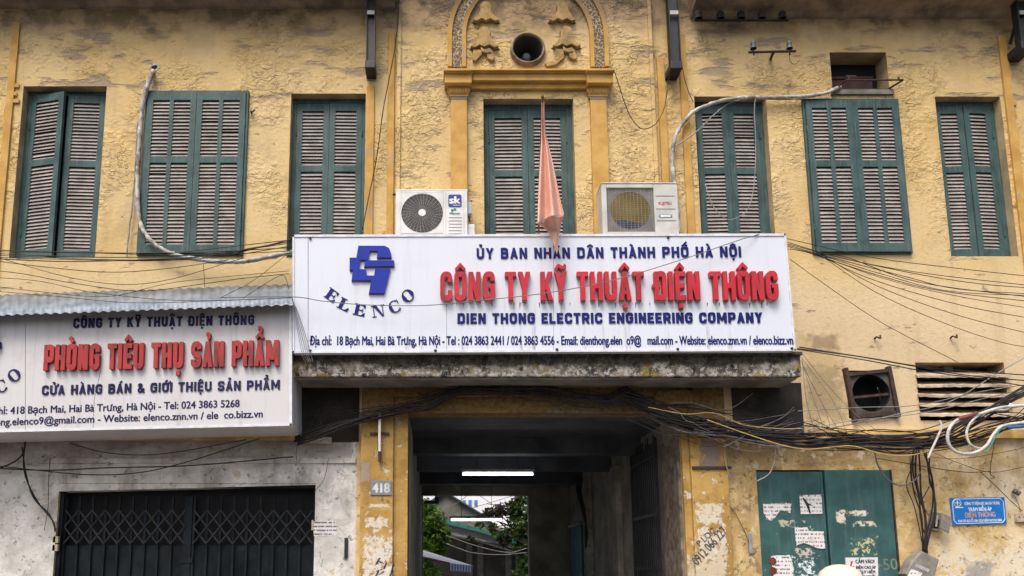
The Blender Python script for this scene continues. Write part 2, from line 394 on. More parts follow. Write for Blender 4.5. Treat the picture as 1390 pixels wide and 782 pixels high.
def plaster_portico():
    t = NT('peeling ochre of the entrance', .88, .2); o = t.xyz()
    mid, fine = t.noise(3.4, 7, rough=.62), t.noise(19, 7, rough=.66)
    c = t.mix(t.st(mid, .34, .64), (.32, .185, .050), (.47, .30, .095))
    c = t.mix(t.mul(t.st(t.noise(2.2, 6, t.map((1, 1, .4))), .5, .68), .6), c, (.27, .16, .06))
    nzp = t.noise(8, 8, rough=.72); fl = t.st(t.noise(7.5, 7, rough=.66), .59, .61)
    c = t.mix(t.mul(fl, .9), c, (.60, .53, .41))
    for a, col, am in (((491, 534, 724, 900), (.66, .63, .56), .5), ((496, 528, 702, 716), (.66, .60, .50), .6), ((500, 530, 684, 689), (.66, .60, .5), .5),
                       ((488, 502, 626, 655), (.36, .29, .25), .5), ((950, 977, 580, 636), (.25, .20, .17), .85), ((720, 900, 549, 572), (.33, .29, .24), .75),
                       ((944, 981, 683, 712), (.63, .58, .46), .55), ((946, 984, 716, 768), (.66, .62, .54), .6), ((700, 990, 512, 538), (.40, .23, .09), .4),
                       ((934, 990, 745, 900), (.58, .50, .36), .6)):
        t_ = t.prect(*a, Y=-.1, soft=.16, amp=am*1.9, nz=nzp)
        if a[0] in (944, 491, 946, 496, 500): t_ = t.mul(t_, t.st(fine, .40, .47))
        c = t.mix(t.mul(t_, .92), c, t.mix(fine, tuple(q*.8 for q in col), col))
    c = t.mix(t.mul(t.st(t.m('ADD', o[2], t.mul(t.m('SUBTRACT', mid, .5), .6)), Z(585), Z(556)), .88), c, t.mix(t.st(fine, .35, .62), (.065, .040, .018), (.165, .10, .038)))  # canopy shade painted in together with dirt, darkening the beam and pillar tops
    pit = t.st(t.noise(13, 5, rough=.7), .63, .66)
    c = t.mix(t.mul(pit, .7), c, (.16, .10, .06))
    return t.done(c, t.m('ADD', t.mul(fine, .7), t.mul(t.m('MAXIMUM', fl, pit), -.5)), .7, .02)

def lichen():
    t = NT('lichened concrete edge', .95, .1); o = t.xyz()
    n, n2, n3 = t.noise(7, 8, rough=.7), t.noise(16, 6, rough=.7), t.noise(2.2, 5)
    c = t.mix(t.st(n, .40, .60), (.10, .092, .078), (.42, .365, .28))
    c = t.mix(t.mul(t.st(n2, .50, .57), .9), c, (.66, .63, .56))
    c = t.mix(t.mul(t.st(t.noise(5, 5, t.map((1, 1, 1), (4, 4, 4))), .58, .64), .8), c, (.33, .24, .06))
    c = t.mix(t.mul(t.st(t.noise(9, 6, t.map((1, 1, .5), (1, 2, 9)), rough=.7), .55, .63), .92), c, (.022, .022, .02))
    c = t.mix(t.mul(t.st(t.m('ADD', o[2], t.mul(t.m('SUBTRACT', n3, .5), .25)), Z(492, -1), Z(483, -1)), .85), c, (.03, .03, .027))
    return t.done(c, n2, .9, .03)

def painted_wood():
    t = NT('dusty dark green paint', .62, .3); n = t.noise(3, 7, rough=.6); g = t.noise(10, 4, t.map((4, 4, .35)))
    c = t.mix(t.st(n, .35, .65), (.022, .052, .052), (.046, .092, .089))
    c = t.mix(t.mul(t.st(g, .48, .68), .5), c, (.10, .14, .13)); c = t.mix(t.mul(t.st(t.noise(.8, 5), .5, .66), .45), c, (.085, .115, .105))
    c = t.mix(t.mul(t.st(t.noise(22, 5, rough=.7), .64, .68), .7), c, (.16, .15, .13))
    return t.done(c, g, .3, .008)

def slat_paint():
    t = NT('weathered pinkish slats', .8, .2); n = t.noise(5, 6); g = t.noise(9, 4, t.map((.6, 3, 7)))
    c = t.mix(t.st(n, .35, .65), (.25, .222, .207), (.37, .335, .315)); c = t.mix(t.mul(t.st(t.noise(.9, 4), .46, .64), .5), c, (.24, .235, .225))
    c = t.mix(t.mul(t.st(g, .5, .7), .5), c, (.20, .17, .15))
    return t.done(c, g, .25, .006)

def door_paint():
    t = NT('scraped blue green sheet steel', .55, .4); n = t.noise(2.5, 7, rough=.62); s_ = t.noise(6, 5, t.map((3, 3, .25)))
    c = t.mix(t.st(n, .35, .65), (.020, .066, .066), (.034, .105, .100))
    c = t.mix(t.mul(t.st(s_, .5, .68), .4), c, (.08, .13, .125))
    nzd = t.noise(9, 8, rough=.75); fine = t.noise(15, 6, rough=.7); fn2 = t.noise(26, 6, rough=.7)
    for a, col, th in (((1056, 1082, 706, 716), (.45, .42, .32), .47), ((1080, 1106, 706, 726), (.42, .40, .26), .56), ((1133, 1146, 693, 711), (.62, .57, .47), .40),
                       ((1150, 1176, 693, 701), (.66, .60, .50), .42), ((1155, 1190, 707, 715), (.60, .55, .42), .50), ((1150, 1188, 730, 754), (.50, .45, .24), .53),
                       ((1074, 1112, 755, 800), (.58, .63, .66), .50), ((1030, 1120, 716, 782), (.55, .55, .52), .66), ((1125, 1215, 690, 790), (.5, .5, .45), .69), ((1080, 1108, 744, 754), (.5, .42, .36), .48)):
        c = t.mix(t.mul(t.prect(*a, soft=.25, amp=1.2, nz=nzd), t.st(fine, th, th+.03)), c, col)
    return t.done(c, fn2, .2, .006)

def tunnel_mat():
    t = NT('grimy plaster inside the passage', .9, .1); n = t.noise(1.8, 7, rough=.62); n2 = t.noise(9, 6, rough=.65); o = t.xyz()
    c = t.mix(t.st(n, .35, .65), (.20, .185, .165), (.36, .335, .29))
    c = t.mix(t.mul(t.st(n2, .58, .66), .6), c, (.08, .075, .07))
    return t.done(c, n2, .5, .02)

def trim_mat():
    t = NT('ochre trim', .8, .25); n, n2 = t.noise(3, 7, rough=.6), t.noise(14, 6, rough=.65); o = t.xyz()
    c = t.mix(t.st(n, .35, .65), (.42, .235, .055), (.54, .33, .10))
    c = t.mix(t.mul(t.st(n2, .58, .66), .45), c, (.30, .20, .11))
    sc = t.st(t.noise(3.1, 8, t.map((1, 1, .8), (2, 8, 3)), rough=.66), .60, .64)
    c = t.mix(t.mul(sc, .6), c, (.34, .265, .20))
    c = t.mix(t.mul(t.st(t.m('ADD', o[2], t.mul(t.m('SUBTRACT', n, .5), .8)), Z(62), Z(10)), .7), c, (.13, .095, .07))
    return t.done(c, n2, .4, .01)

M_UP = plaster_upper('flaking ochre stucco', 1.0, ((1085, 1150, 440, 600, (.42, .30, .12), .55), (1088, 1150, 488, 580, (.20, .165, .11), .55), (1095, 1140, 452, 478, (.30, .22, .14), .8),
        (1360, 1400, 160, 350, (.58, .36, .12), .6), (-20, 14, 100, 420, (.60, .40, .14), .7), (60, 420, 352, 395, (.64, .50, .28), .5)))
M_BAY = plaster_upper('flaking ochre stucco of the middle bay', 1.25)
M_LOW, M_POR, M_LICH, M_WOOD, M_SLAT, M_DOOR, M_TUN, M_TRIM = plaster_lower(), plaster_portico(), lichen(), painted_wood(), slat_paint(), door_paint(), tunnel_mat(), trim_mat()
M_VOID = simple('unlit room', (.012, .012, .013), .9, .2)
M_REVEAL = simple('reveal plaster', (.40, .30, .17), .9, .35, 3, dirt=(.20, .15, .10), dirtamt=.7, bump=.5)
M_SOFFIT = simple('smoked eaves plaster', (.30, .22, .155), .92, .4, 3, dirt=(.09, .075, .068), dirtamt=.8, bump=.7)
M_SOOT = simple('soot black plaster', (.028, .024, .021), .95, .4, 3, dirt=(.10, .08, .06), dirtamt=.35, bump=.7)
M_CONC = simple('grey concrete', (.20, .185, .165), .9, .35, 3, dirt=(.09, .08, .07), dirtamt=.7, bump=.4)
M_RUST = simple('rusted iron', (.060, .036, .030), .75, .45, 14, dirt=(.025, .02, .02), dirtamt=.7, bump=.3)
M_BLACK = simple('black iron', (.016, .017, .020), .55, .4, 10, spec=.4)
M_GATE = simple('dark blue grey gate steel', (.010, .0135, .018), .75, .45, 4, spec=.12, dirt=(.02, .023, .025), dirtamt=.5)

# ------------------------------------------------------------------ the house
house = thing('old_house', 'old two storey ochre stucco house with green louvred shutters above an entrance passage', 'building', (X(695, 600), 0, 0))
TOP = Z(-60); LEDGE = Z(592)
WIN = {  # px rect of each opening at mid height
    1: (22, 137, 117, 350), 3: (392, 495, 127, 350), 5: (948, 1047, 131, 352), 7: (1280, 1370, 131, 348)}
def rect_px(x0, x1, y0, y1, Y=0):
    ym = (y0+y1)/2
    return (X(x0, ym, Y), X(x1, ym, Y), Z(y1, Y), Z(y0, Y))
def wall_grid(mb, x0, x1, z0, z1, Y, holes, m=0, mr=1):
    xs = sorted({x0, x1} | {h[i] for h in holes for i in (0, 1)}); zs = sorted({z0, z1} | {h[i] for h in holes for i in (2, 3)})
    xs = [q for q in xs if x0 <= q <= x1]; zs = [q for q in zs if z0 <= q <= z1]
    for i in range(len(xs)-1):
        for j in range(len(zs)-1):
            cx, cz = (xs[i]+xs[i+1])/2, (zs[j]+zs[j+1])/2
            if any(h[0] < cx < h[1] and h[2] < cz < h[3] for h in holes): continue
            mb.add([(xs[i], Y, zs[j]), (xs[i+1], Y, zs[j]), (xs[i+1], Y, zs[j+1]), (xs[i], Y, zs[j+1])], [(0, 1, 2, 3)], m)
    for h in holes:
        a, b, c, d, dep = h
        mb.add([(a, Y, c), (b, Y, c), (b, Y, d), (a, Y, d), (a, Y+dep, c), (b, Y+dep, c), (b, Y+dep, d), (a, Y+dep, d)],
               [(0, 1, 5, 4), (1, 2, 6, 5), (2, 3, 7, 6), (3, 0, 4, 7)], mr)
xl, xr = X(-140), X(1540); bayL, bayR = X(539, 300), X(893, 300); BAY = -.07
fanR = rect_px(1150, 1212, 503, 568); louR = rect_px(1246, 1367, 492, 571); nicheR = rect_px(1128, 1205, 71, 122)
roundC = at(716, 69, BAY)
w4 = rect_px(657, 781, 134, 353, BAY)
upholes = [rect_px(*WIN[k])+(.30,) for k in WIN] + [fanR+(.35,), louR+(.35,), nicheR+(.32,)]
mb = MB()
wall_grid(mb, xl, bayL, LEDGE, TOP, 0, [h for h in upholes if h[1] < bayL])
wall_grid(mb, bayR, xr, LEDGE, TOP, 0, [h for h in upholes if h[0] > bayR] + [(bayR, X(930), LEDGE, Z(561), .01)])
wall_grid(mb, bayL, bayR, Z(561), Z(480), 0, [])
mb.build('wall', [M_UP, M_REVEAL], house, label='flaking ochre stucco wall of the upper storey')
mb = MB(); q = .245
rh = (roundC.x-q, roundC.x+q, roundC.z-q, roundC.z+q, .01)
wall_grid(mb, bayL, bayR, Z(480), TOP, BAY, [w4+(.30,), rh])
mb.ringplate(rh[0], rh[1], rh[2], rh[3], roundC.x, roundC.z, .235, BAY)
for x_ in (bayL, bayR):
    s_ = [(x_, 0, Z(480)), (x_, BAY, Z(480)), (x_, BAY, TOP), (x_, 0, TOP)]
    mb.add(s_ if x_ == bayR else s_[::-1], [(0, 1, 2, 3)])
mb.build('middle_bay', [M_BAY, M_REVEAL], house)

# street storey
gateR = (X(76, 720), X(427, 720), -.02, Z(656)); passL, passR = X(554, 650), X(928, 650, -.1); passT = Z(562)
doorR = (X(1030, 700), X(1214, 700), .10, Z(638))
nL = rect_px(404, 490, 536, 592); nR = rect_px(985, 1077, 530, 588)
mb = MB()
mb2 = MB()
wall_grid(mb, xl, xr, 0, LEDGE, 0, [gateR+(.25,), (passL, passR, -.02, passT, .02), doorR+(.14,)])
mb.prism([(gateR[0]-.002, Z(656.5)), (gateR[1]+.002, Z(656.5)), (gateR[1]+.002, Z(658)), (gateR[0]-.002, Z(667))], -.003, .24)
mb.build('wall', [M_LOW, M_REVEAL], house, label='stained street storey wall, whitewashed by the gate and ochre by the steel door')
# sooty recesses below the canopy and string course of the ground storey
M_LEDGE = simple('ledge paint', (.56, .37, .13), .85, .35, 5, dirt=(.25, .18, .1), dirtamt=.6)
MB().box(xl, X(406), -.035, .0, Z(598), Z(585)).build('ledge', M_LEDGE, house, bevel=.006); MB().box(X(1083), xr, -.07, 0, Z(596), Z(584)).build('ledge', M_LEDGE, house, bevel=.006)
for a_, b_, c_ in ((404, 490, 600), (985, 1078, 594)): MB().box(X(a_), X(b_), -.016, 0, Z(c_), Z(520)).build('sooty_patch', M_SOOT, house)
MB().box(X(70), X(487), -.03, 0, Z(629), Z(622)).build('ledge', M_LOW, house, bevel=.006); MB().box(X(418), X(455), -.05, 0, Z(603), Z(594)).build('ledge', M_LOW, house, bevel=.006)
# entrance: two stepped pillars and a beam
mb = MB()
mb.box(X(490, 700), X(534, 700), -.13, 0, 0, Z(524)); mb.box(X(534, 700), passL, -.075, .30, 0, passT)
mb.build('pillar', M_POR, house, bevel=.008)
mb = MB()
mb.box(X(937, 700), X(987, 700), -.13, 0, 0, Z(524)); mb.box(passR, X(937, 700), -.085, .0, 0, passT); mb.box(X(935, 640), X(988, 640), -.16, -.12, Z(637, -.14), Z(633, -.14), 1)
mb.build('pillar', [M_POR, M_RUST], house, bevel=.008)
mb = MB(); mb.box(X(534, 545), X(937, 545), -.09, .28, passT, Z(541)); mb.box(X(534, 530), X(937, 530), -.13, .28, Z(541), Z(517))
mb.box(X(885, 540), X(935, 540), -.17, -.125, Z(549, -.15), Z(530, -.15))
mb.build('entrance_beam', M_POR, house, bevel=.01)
# passage through the house
E0, E1 = .02, 9.0
ox0, ox1, oz = X(574, 720, E1), X(718, 720, E1), Z(672, E1)
mb = MB()
a, b, c = passL, passR, passT
mb.add([(a, E0, 0), (a, E1, 0), (a, E1, c), (a, E0, c), (b, E0, 0), (b, E1, 0), (b, E1, c), (b, E0, c)], [(0, 1, 2, 3), (4, 7, 6, 5)], 0)
mb.box(a-.05, b+.05, E0+.27, E1, c, c+.1, 1)
for y in (2.0, 4.2, 6.6): mb.box(a, b, y, y+.3, c-.26, c+.02, 1)
mb.box(b-.14, b, 6.2, 6.5, 0, c, 0); mb.box(b-.10, b, 3.5, 3.9, 0, c-.26, 0)
wall_grid(mb, a, b, 0, c, E1, [(ox0, ox1, 0, oz, .3)], 2, 2)
mb.box(b-.035, b, .02, .8, 0, c-.3, 3)
mb.build('passage', [M_TUN, simple('smoked passage ceiling', (.06, .066, .078), .85, .4, 2), simple('olive plaster', (.20, .185, .15), .9, .35, 2.5, dirt=(.08, .07, .06), dirtamt=.6),
                     simple('bare brick edge', (.16, .125, .095), .95, .5, 8, dirt=(.33, .29, .24), dirtamt=.7, bump=.8)], house)
# back and roof so that daylight only comes from where it should
mb = MB(); mb.box(xl, a-.06, E1, E1+.3, 0, TOP); mb.box(b+.06, xr, E1, E1+.3, 0, TOP); mb.box(a-.06, b+.06, E1+.002, E1+.3, c+.11, TOP)
mb.build('back_wall', M_CONC, house)
mb = MB(); mb.add([(xl-.3, -.65, TOP), (xr+.3, -.65, TOP), (xr+.3, 4.6, TOP+2.6), (xl-.3, 4.6, TOP+2.6), (xl-.3, 9.6, TOP), (xr+.3, 9.6, TOP)], [(0, 1, 2, 3), (3, 2, 5, 4)])
mb.build('roof', simple('clay tiles', (.17, .07, .045), .9, .4, 4), house)
# iron gate folded back against the side of the passage, steel door and pipe clutter further in
g0, g1, gz = .85, 2.35, Z(585, .9)
mb = MB(); x_ = b-.09
for k in range(15):
    y = g0+(g1-g0)*k/14; mb.tube([(x_, y, .05), (x_, y, gz-.12+.07*math.sin(k*1.9))], .013, 5)
for z in (.12, 1.55, 2.35, gz-.4): mb.box(x_-.012, x_+.012, g0, g1, z, z+.05)
for y in (g0, g1-.04): mb.box(x_-.02, x_+.02, y, y+.04, .05, gz-.1)
mb.build('iron_gate', M_BLACK, house)
mb = MB(); mb.box(b-.06, b-.01, 7.3, 8.7, 0, 2.55); mb.box(b-.10, b-.01, 7.2, 8.8, 2.55, 2.63, 1); mb.build('side_door', [simple('faded teal paint', (.05, .16, .175), .6, .3, 3), M_TUN], house, bevel=.01)
mb = MB()
for k in range(5): mb.tube(spline([(b-.3-.03*k, 5.6, c-.25), (b-.25-.02*k, 6.1, c-.5), (b-.17+.01*k, 6.17, c-.9-.1*k), (b-.17, 6.18, 2.0)], 6), .018, 5)
mb.build('pipe', M_BLACK, house)

# canopy slab over the entrance
CF = -.66
cz0, cz1 = Z(511, CF), Z(480, CF)
mb = MB(); mb.box(X(398, 490, CF), X(1087, 490, CF), CF, 0, cz0, cz1, 0); mb.build('canopy', [M_LICH], house, bevel=.015)
mb = MB(); mb.box(X(402, 500, CF), X(1083, 500, CF), CF+.05, -.14, cz0-.03, cz0-.001); mb.build('canopy_soffit', M_CONC, house, bevel=.012)
mb = MB(); mb.box(X(397, 490, CF), X(1089, 490, CF), CF-.035, CF, Z(483, CF), cz1+.02); mb.build('canopy_drip', M_LICH, house, bevel=.012)

# eaves with smoked soffits either side of the middle bay
for x0, x1, pyw in ((xl, X(536, 20), 11), (X(936, 20), xr, 24)):
    mb = MB(); zw = Z(pyw)
    prof = [(0, zw-.02), (-.05, zw-.01), (-.10, zw+.03), (-.62, zw+.10), (-.62, zw+.5), (0, zw+.5)]
    n = len(prof)
    mb.add([(x0, p[0], p[1]) for p in prof] + [(x1, p[0], p[1]) for p in prof], [tuple(range(n)), tuple(range(2*n-1, n-1, -1))] + [(i, (i+1) % n, (i+1) % n+n, i+n) for i in range(n)])
    mb.build('eaves', M_SOFFIT, house)

# flat pilaster strips and mouldings
def strip(px0, px1, py0, py1, pyc=None, y=-.035, base=0):
    pyc = pyc or (py0+py1)/2
    mb = MB(); mb.box(X(px0, pyc), X(px1, pyc), base+y, base, Z(py1), Z(py0)); mb.build('pilaster_strip', M_TRIM, house, bevel=.006)
strip(10, 20, 32, 400, 130); strip(496, 507, 118, 350); strip(526, 535, 46, 400, 200); strip(896, 906, 80, 400, 200); strip(927, 937, 48, 400, 200); strip(1375, 1386, 50, 420, 240)
for px, py0, py1 in ((541, -30, 330), (889, -30, 330)):
    mb = MB(); mb.box(X(px-2.5, 200, BAY), X(px+2.5, 200, BAY), BAY-.03, BAY, Z(py1), Z(py0)); mb.build('bay_edge', M_BAY, house, bevel=.006)
# key pattern returns on the outer strips
mb = MB()
for y in (117, 128, 138): mb.box(X(18, y), X(27 if y != 128 else 24, y), -.03, 0, Z(y+3), Z(y-2))
mb.build('strip_return', M_TRIM, house, bevel=.004)
mb = MB()
for y in (140, 155): mb.box(X(1369, y), X(1378, y), -.03, 0, Z(y+4), Z(y-4))
mb.build('strip_return', M_TRIM, house, bevel=.004)

# aedicule round the middle window: pilasters, capitals, entablature, arch with fret band, flowers, round vent
B_ = BAY
for p0, p1 in ((612, 634), (803, 825)):
    mb = MB(); pc = 230
    x0, x1 = X(p0, pc, B_), X(p1, pc, B_); xm = (x0+x1)/2; hw = (x1-x0)/2
    mb.box(x0, x1, B_-.07, B_, Z(360), Z(138)); mb.box(x0-.02, x1+.02, B_-.08, B_, Z(139), Z(136))
    cap_ = [(hw+.02, Z(136)), (hw+.05, Z(131)), (hw+.04, Z(127)), (hw+.015, Z(124)), (hw+.03, Z(121)), (hw+.03, Z(118))]
    mb.prism([(xm-h, z) for h, z in cap_] + [(xm+h, z) for h, z in reversed(cap_)], B_-.09, B_)
    for k in range(6): mb.lathe((x0-.01+(x1-x0+.02)*(k+.5)/6, B_-.085, Z(136)), (0, 0, 1), [(.012, 0), (.03, .03), (.024, .08), (.008, .11)], 8)
    mb.box(x0-.03, x1+.03, B_-.094, B_-.05, Z(121), Z(117.5), 1); mb.box(x0-.004, x1+.004, B_-.074, B_-.05, Z(143), Z(139.5), 1)
    mb.build('pilaster', [M_TRIM, M_CONC], house, bevel=.006)
mb = MB(); e0, e1 = X(606, 105, B_-.1), X(830, 105, B_-.1)
for y0, y1, d in ((120, 109, .06), (109, 98, .13), (98, 95.5, .165), (95.5, 93, .19)):
    mb.box(e0+.02, e1-.02, B_-d, B_, Z(y0, B_-d), Z(y1, B_-d))
for c0, c1 in ((602, 642), (796, 834)):
    for y0, y1, d, k in ((121, 112, .10, 6), (112, 98, .19, 1.5), (98, 95.5, .225, .5), (95.5, 92.5, .25, 0)):
        mb.box(X(c0+k, 105, B_-.2), X(c1-k, 105, B_-.2), B_-d, B_+.002, Z(y0+.3, B_-d), Z(y1, B_-d))
mb.build('entablature', M_TRIM, house, bevel=.008)
def arch_pts(rad, n=26):
    c = at(716, 50, B_); out = [Vector((c.x-rad, 0, Z(93, B_)))]
    return out + [Vector((c.x-rad*math.cos(math.pi*k/n), 0, c.z+rad*math.sin(math.pi*k/n))) for k in range(n+1)] + [Vector((c.x+rad, 0, Z(93, B_)))]
def arch_band(mb, r0, r1, d0, d1, m=0):
    A, Bq = arch_pts(r0), arch_pts(r1)
    for i in range(len(A)-1):
        mb.prism([(A[i].x, A[i].z), (A[i+1].x, A[i+1].z), (Bq[i+1].x, Bq[i+1].z), (Bq[i].x, Bq[i].z)], B_-d1, B_-d0, m)
sc_ = (X(824.5, 60, B_)-X(607, 60, B_))/2/109
mb = MB(); arch_band(mb, 84*sc_, 89.5*sc_, 0, .05); arch_band(mb, 103*sc_, 109*sc_, 0, .06); mb.build('arch_moulding', M_TRIM, house)
def fret_mat():
    t = NT('carved fret band', .9, .15); w_ = t.warp(.10, 9); v = t.st(t.vor(21, w_), .06, .12); n = t.noise(6, 5)
    c = t.mix(v, (.50, .40, .24), (.10, .078, .06)); c = t.mix(t.mul(n, .4), c, (.25, .18, .10))
    return t.done(c, t.m('SUBTRACT', 1, v), 1, .03)
mb = MB(); arch_band(mb, 89.5*sc_, 103*sc_, 0, .03); mb.build('arch_fret', fret_mat(), house)
M_FLOW = simple('smoked ochre stucco', (.38, .255, .10), .9, .35, 7, dirt=(.15, .11, .075), dirtamt=.8, bump=.5); M_EDGE_SHADE = simple('painted edge shade', (.13, .095, .07), .95)
def flower(cx, cy, s, flip=1, tail=False, top=False):
    """stucco bell flower; outline in photo pixels about its middle"""
    BELL = [(-19, 11), (-12, 5), (-8, -3), (-8, -10), (-4, -15), (0, -16), (4, -15), (8, -10), (8, -3), (12, 4), (20, 11), (14, 13), (7, 9), (0, 12), (-6, 9), (-13, 13)]
    mb = MB(); q = lambda pts: [(at(cx+flip*x*s, cy+y*s, B_).x, at(cx+flip*x*s, cy+y*s, B_).z) for x, y in pts]
    mb.prism(q(BELL), B_-.075, B_)
    mb.prism(q([(x*1.10+.2, y*1.10-.8) for x, y in BELL]), B_-.012, B_, 1)  # larger dark plate behind the bell, painting in its shadowed edge
    if top: return mb.build('stucco_flower', [M_FLOW, M_EDGE_SHADE], house, bevel=.016, seg=3)
    mb.prism(q([(-15, 14), (-3, 15), (-3, 21), (-12, 30), (-16, 29)]), B_-.05, B_-.001); mb.prism(q([(2, 15), (10, 14), (15, 26), (12, 29), (5, 27)]), B_-.052, B_-.001)
    mb.prism(q([(-5, 11), (0, 15), (8, 13), (10, 19), (3, 20), (-4, 18)]), B_-.064, B_-.0005)
    if tail: mb.prism(q([(-3, 19), (-3, 26), (-14, 36), (-26, 38), (-30, 34), (-17, 30), (-9, 22)]), B_-.045, B_-.0015)
    mb.build('stucco_flower', [M_FLOW, M_EDGE_SHADE], house, bevel=.014, seg=3, smooth=False)
flower(657, 56, .98); flower(768, 55, .98, 1, True); flower(659, 21, .92, 1, False, True); flower(763, 21, .92, -1, False, True); flower(668, -14, .8, 1, False, True); flower(755, -14, .8, -1, False, True)
mb = MB(); mb.lathe((roundC.x, B_, roundC.z), (0, -1, 0), [(.216, .04), (.222, .075), (.238, .085), (.255, .06), (.262, 0)], 40, 0); mb.lathe((roundC.x, B_, roundC.z), (0, -1, 0), [(.12, -.40), (.19, -.2), (.216, .04)], 40, 3)
mb.lathe((roundC.x, B_+.42, roundC.z), (0, -1, 0), [(.0, 0), (.2, .0)], 40, 1)
mb.lathe((roundC.x, B_+.16, roundC.z), (0, -1, 0), [(.0, .06), (.035, .055), (.06, .03), (.075, -.05), (.08, -.2)], 20, 2)
for k in range(5):
    m2 = MB(); m2.box(.06, .19, -.006, .006, -.045, .045, 2); m2.rot((0, 0, 0), 'X', .5); m2.rot((0, 0, 0), 'Y', k*2*math.pi/5); m2.xf(Matrix.Translation((roundC.x, B_+.33, roundC.z)))
    mb.v, off = mb.v+m2.v, len(mb.v); mb.f += [[i+off for i in f] for f in m2.f]; mb.m += m2.m
mb.build('round_vent', [simple('vent ring', (.25, .20, .14), .9, .4, 6, dirt=(.08, .07, .06), dirtamt=.8), M_VOID, simple('fan grey', (.16, .16, .17), .5), simple('horn grey black', (.075, .072, .07), .6, .3, 5)], house, smooth=True)

# ------------------------------------------------------------------ shuttered windows (parts of the house)
def leaf(w, h, cols, mid=.575, lowgap=.10):
    """one shutter leaf, x 0..w, z 0..h, face at y = 0, thickness backwards"""
    mb = MB(); st_, tr, ir, br = .085, .12, .10, .13; th = .045
    iw = (w - st_*2 - (cols-1)*.06)/cols
    mb.box(0, st_, 0, th, 0, h); mb.box(w-st_, w, 0, th, 0, h)
    mb.box(st_, w-st_, .001, th-.001, h-tr, h); mb.box(st_, w-st_, .001, th-.001, 0, br); mb.box(st_, w-st_, .001, th-.001, h*mid-ir/2, h*mid+ir/2)
    for k in range(1, cols): mb.box(st_+iw*k+.06*(k-1), st_+iw*k+.06*k, .002, th-.002, br, h-tr)
    for z0, z1 in ((br, h*mid-ir/2), (h*mid+ir/2, h-tr)):
        n = max(3, round((z1-z0)/.0545)); p = (z1-z0)/n
        for k in range(cols):
            x0 = st_+k*(iw+.06)
            for i in range(n):
                zc = z0+p*(i+.5)+random.uniform(-.0015, .0015); tz = random.uniform(-.003, .003)
                # slat: outer edge low, leaning back
                w9 = .006 if random.random() < .012 else 0; q = [(.003, zc-.034+w9*2), (.015, zc-.034+w9*2), (.044, zc+.014-w9), (.034, zc+.019-w9)]
                x1 = x0+iw; dz = random.uniform(-.003, .003)
                mb.add([(x0, y, z) for y, z in q] + [(x1, y, z+dz) for y, z in q], [(0, 1, 2, 3), (7, 6, 5, 4), (0, 4, 5, 1), (1, 5, 6, 2), (2, 6, 7, 3), (3, 7, 4, 0)], 1)
    mb.box(st_*.5, w-st_*.5, th+.012, th+.016, br*.5, h-tr*.5, 2)
    return mb
def window(rc, y, cols, open_l=0, open_r=0, frame=.06, proud=False, label=None, gapfoot=False):
    x0, x1, z0, z1 = rc; w = thing('window', label, None, (x0, y, z0)); w.parent = house; w.location = Vector((x0, y, z0))-ORG[house.name]
    del_cat = None
    fd = .06; mb = MB()
    mb.box(x0, x0+frame, y-.012, y+fd, z0, z1); mb.box(x1-frame, x1, y-.012, y+fd, z0, z1); mb.box(x0+frame, x1-frame, y-.010, y+fd, z1-frame, z1); mb.box(x0+frame, x1-frame, y-.010, y+fd, z0, z0+frame*.5)
    mb.build('frame', M_WOOD, w, bevel=.004)
    mb = MB(); mb.box(x0+.002, x1-.002, y+.075, y+.10, z0+.002, z1-.002); mb.build('dark_interior', M_VOID, w)
    lw = (x1-x0-2*frame)/2 - .006; lh = z1-z0-1.5*frame-.015
    for side in (0, 1):
        m = leaf(lw, lh, cols); ang = open_l if side == 0 else open_r
        if side == 1: m.xf(Matrix.Scale(-1, 4, (1, 0, 0))); m.f = [f[::-1] for f in m.f]
        m.rot((0, 0, 0), 'Z', -ang if side == 0 else ang)
        m.xf(Matrix.Translation((x0+frame+.003 if side == 0 else x1-frame-.003, y-.012+(-.02 if proud else 0), z0+frame*.5+.005)))
        # hinges
        hx = x0+frame+.003 if side == 0 else x1-frame-.003
        for f_ in (.15, .8): m.lathe((hx, y-.022, z0+lh*f_), (0, 0, 1), [(.011, 0), (.011, .09)], 8, 0, True)
        m.build('shutter', [M_WOOD, M_SLAT, M_VOID], w, bevel=0)
    return w
for k, (ol, orr, lb) in {1: (R(13), R(3), 'shutters ajar with the inner edges pulled outwards'), 3: (0, R(1.5), 'narrow closed shutters behind the air conditioner side'), 5: (R(2), R(1), 'narrow closed shutters with a hanging loop of wire'), 7: (R(2), R(4), 'narrow closed shutters at the end of the wall')}.items():
    window(rect_px(*WIN[k]), .15, 1, ol, orr, label=lb)
window(w4, BAY+.16, 1, R(1), R(1), frame=.085, label='tall closed shutters behind the flag')
window(rect_px(193, 334.5, 125, 348), -.03, 2, 0, 0, frame=.035, proud=True, label='wide shutters of four louvred columns beside the grey conduit')
window(rect_px(1095, 1227, 136, 345.5), -.03, 2, R(.6), 0, frame=.03, proud=True, label='wide shutters of four louvred columns below the small opening')

# small opening under the eaves with a leaning board inside
x0, x1, z0, z1 = nicheR
mb = MB(); mb.box(x0, x1, .29, .33, z0, z1, 0); mb.box(x0+.02, x1-.12, .20, .225, z0, z0+.33, 1); mb.box(x0+.02, x1-.12, .18, .24, z0+.30, z0+.34, 1); mb.box(x0-.04, x1+.05, -.035, .0, z0-.09, z0-.012, 2); mb.box(x0+.35, x0+.5, .22, .25, z0+.36, z0+.39, 3)
mb.build('small_opening', [M_VOID, simple('old dark board', (.06, .032, .028), .85, .4, 6), M_CONC, M_CONC], house, bevel=.006)
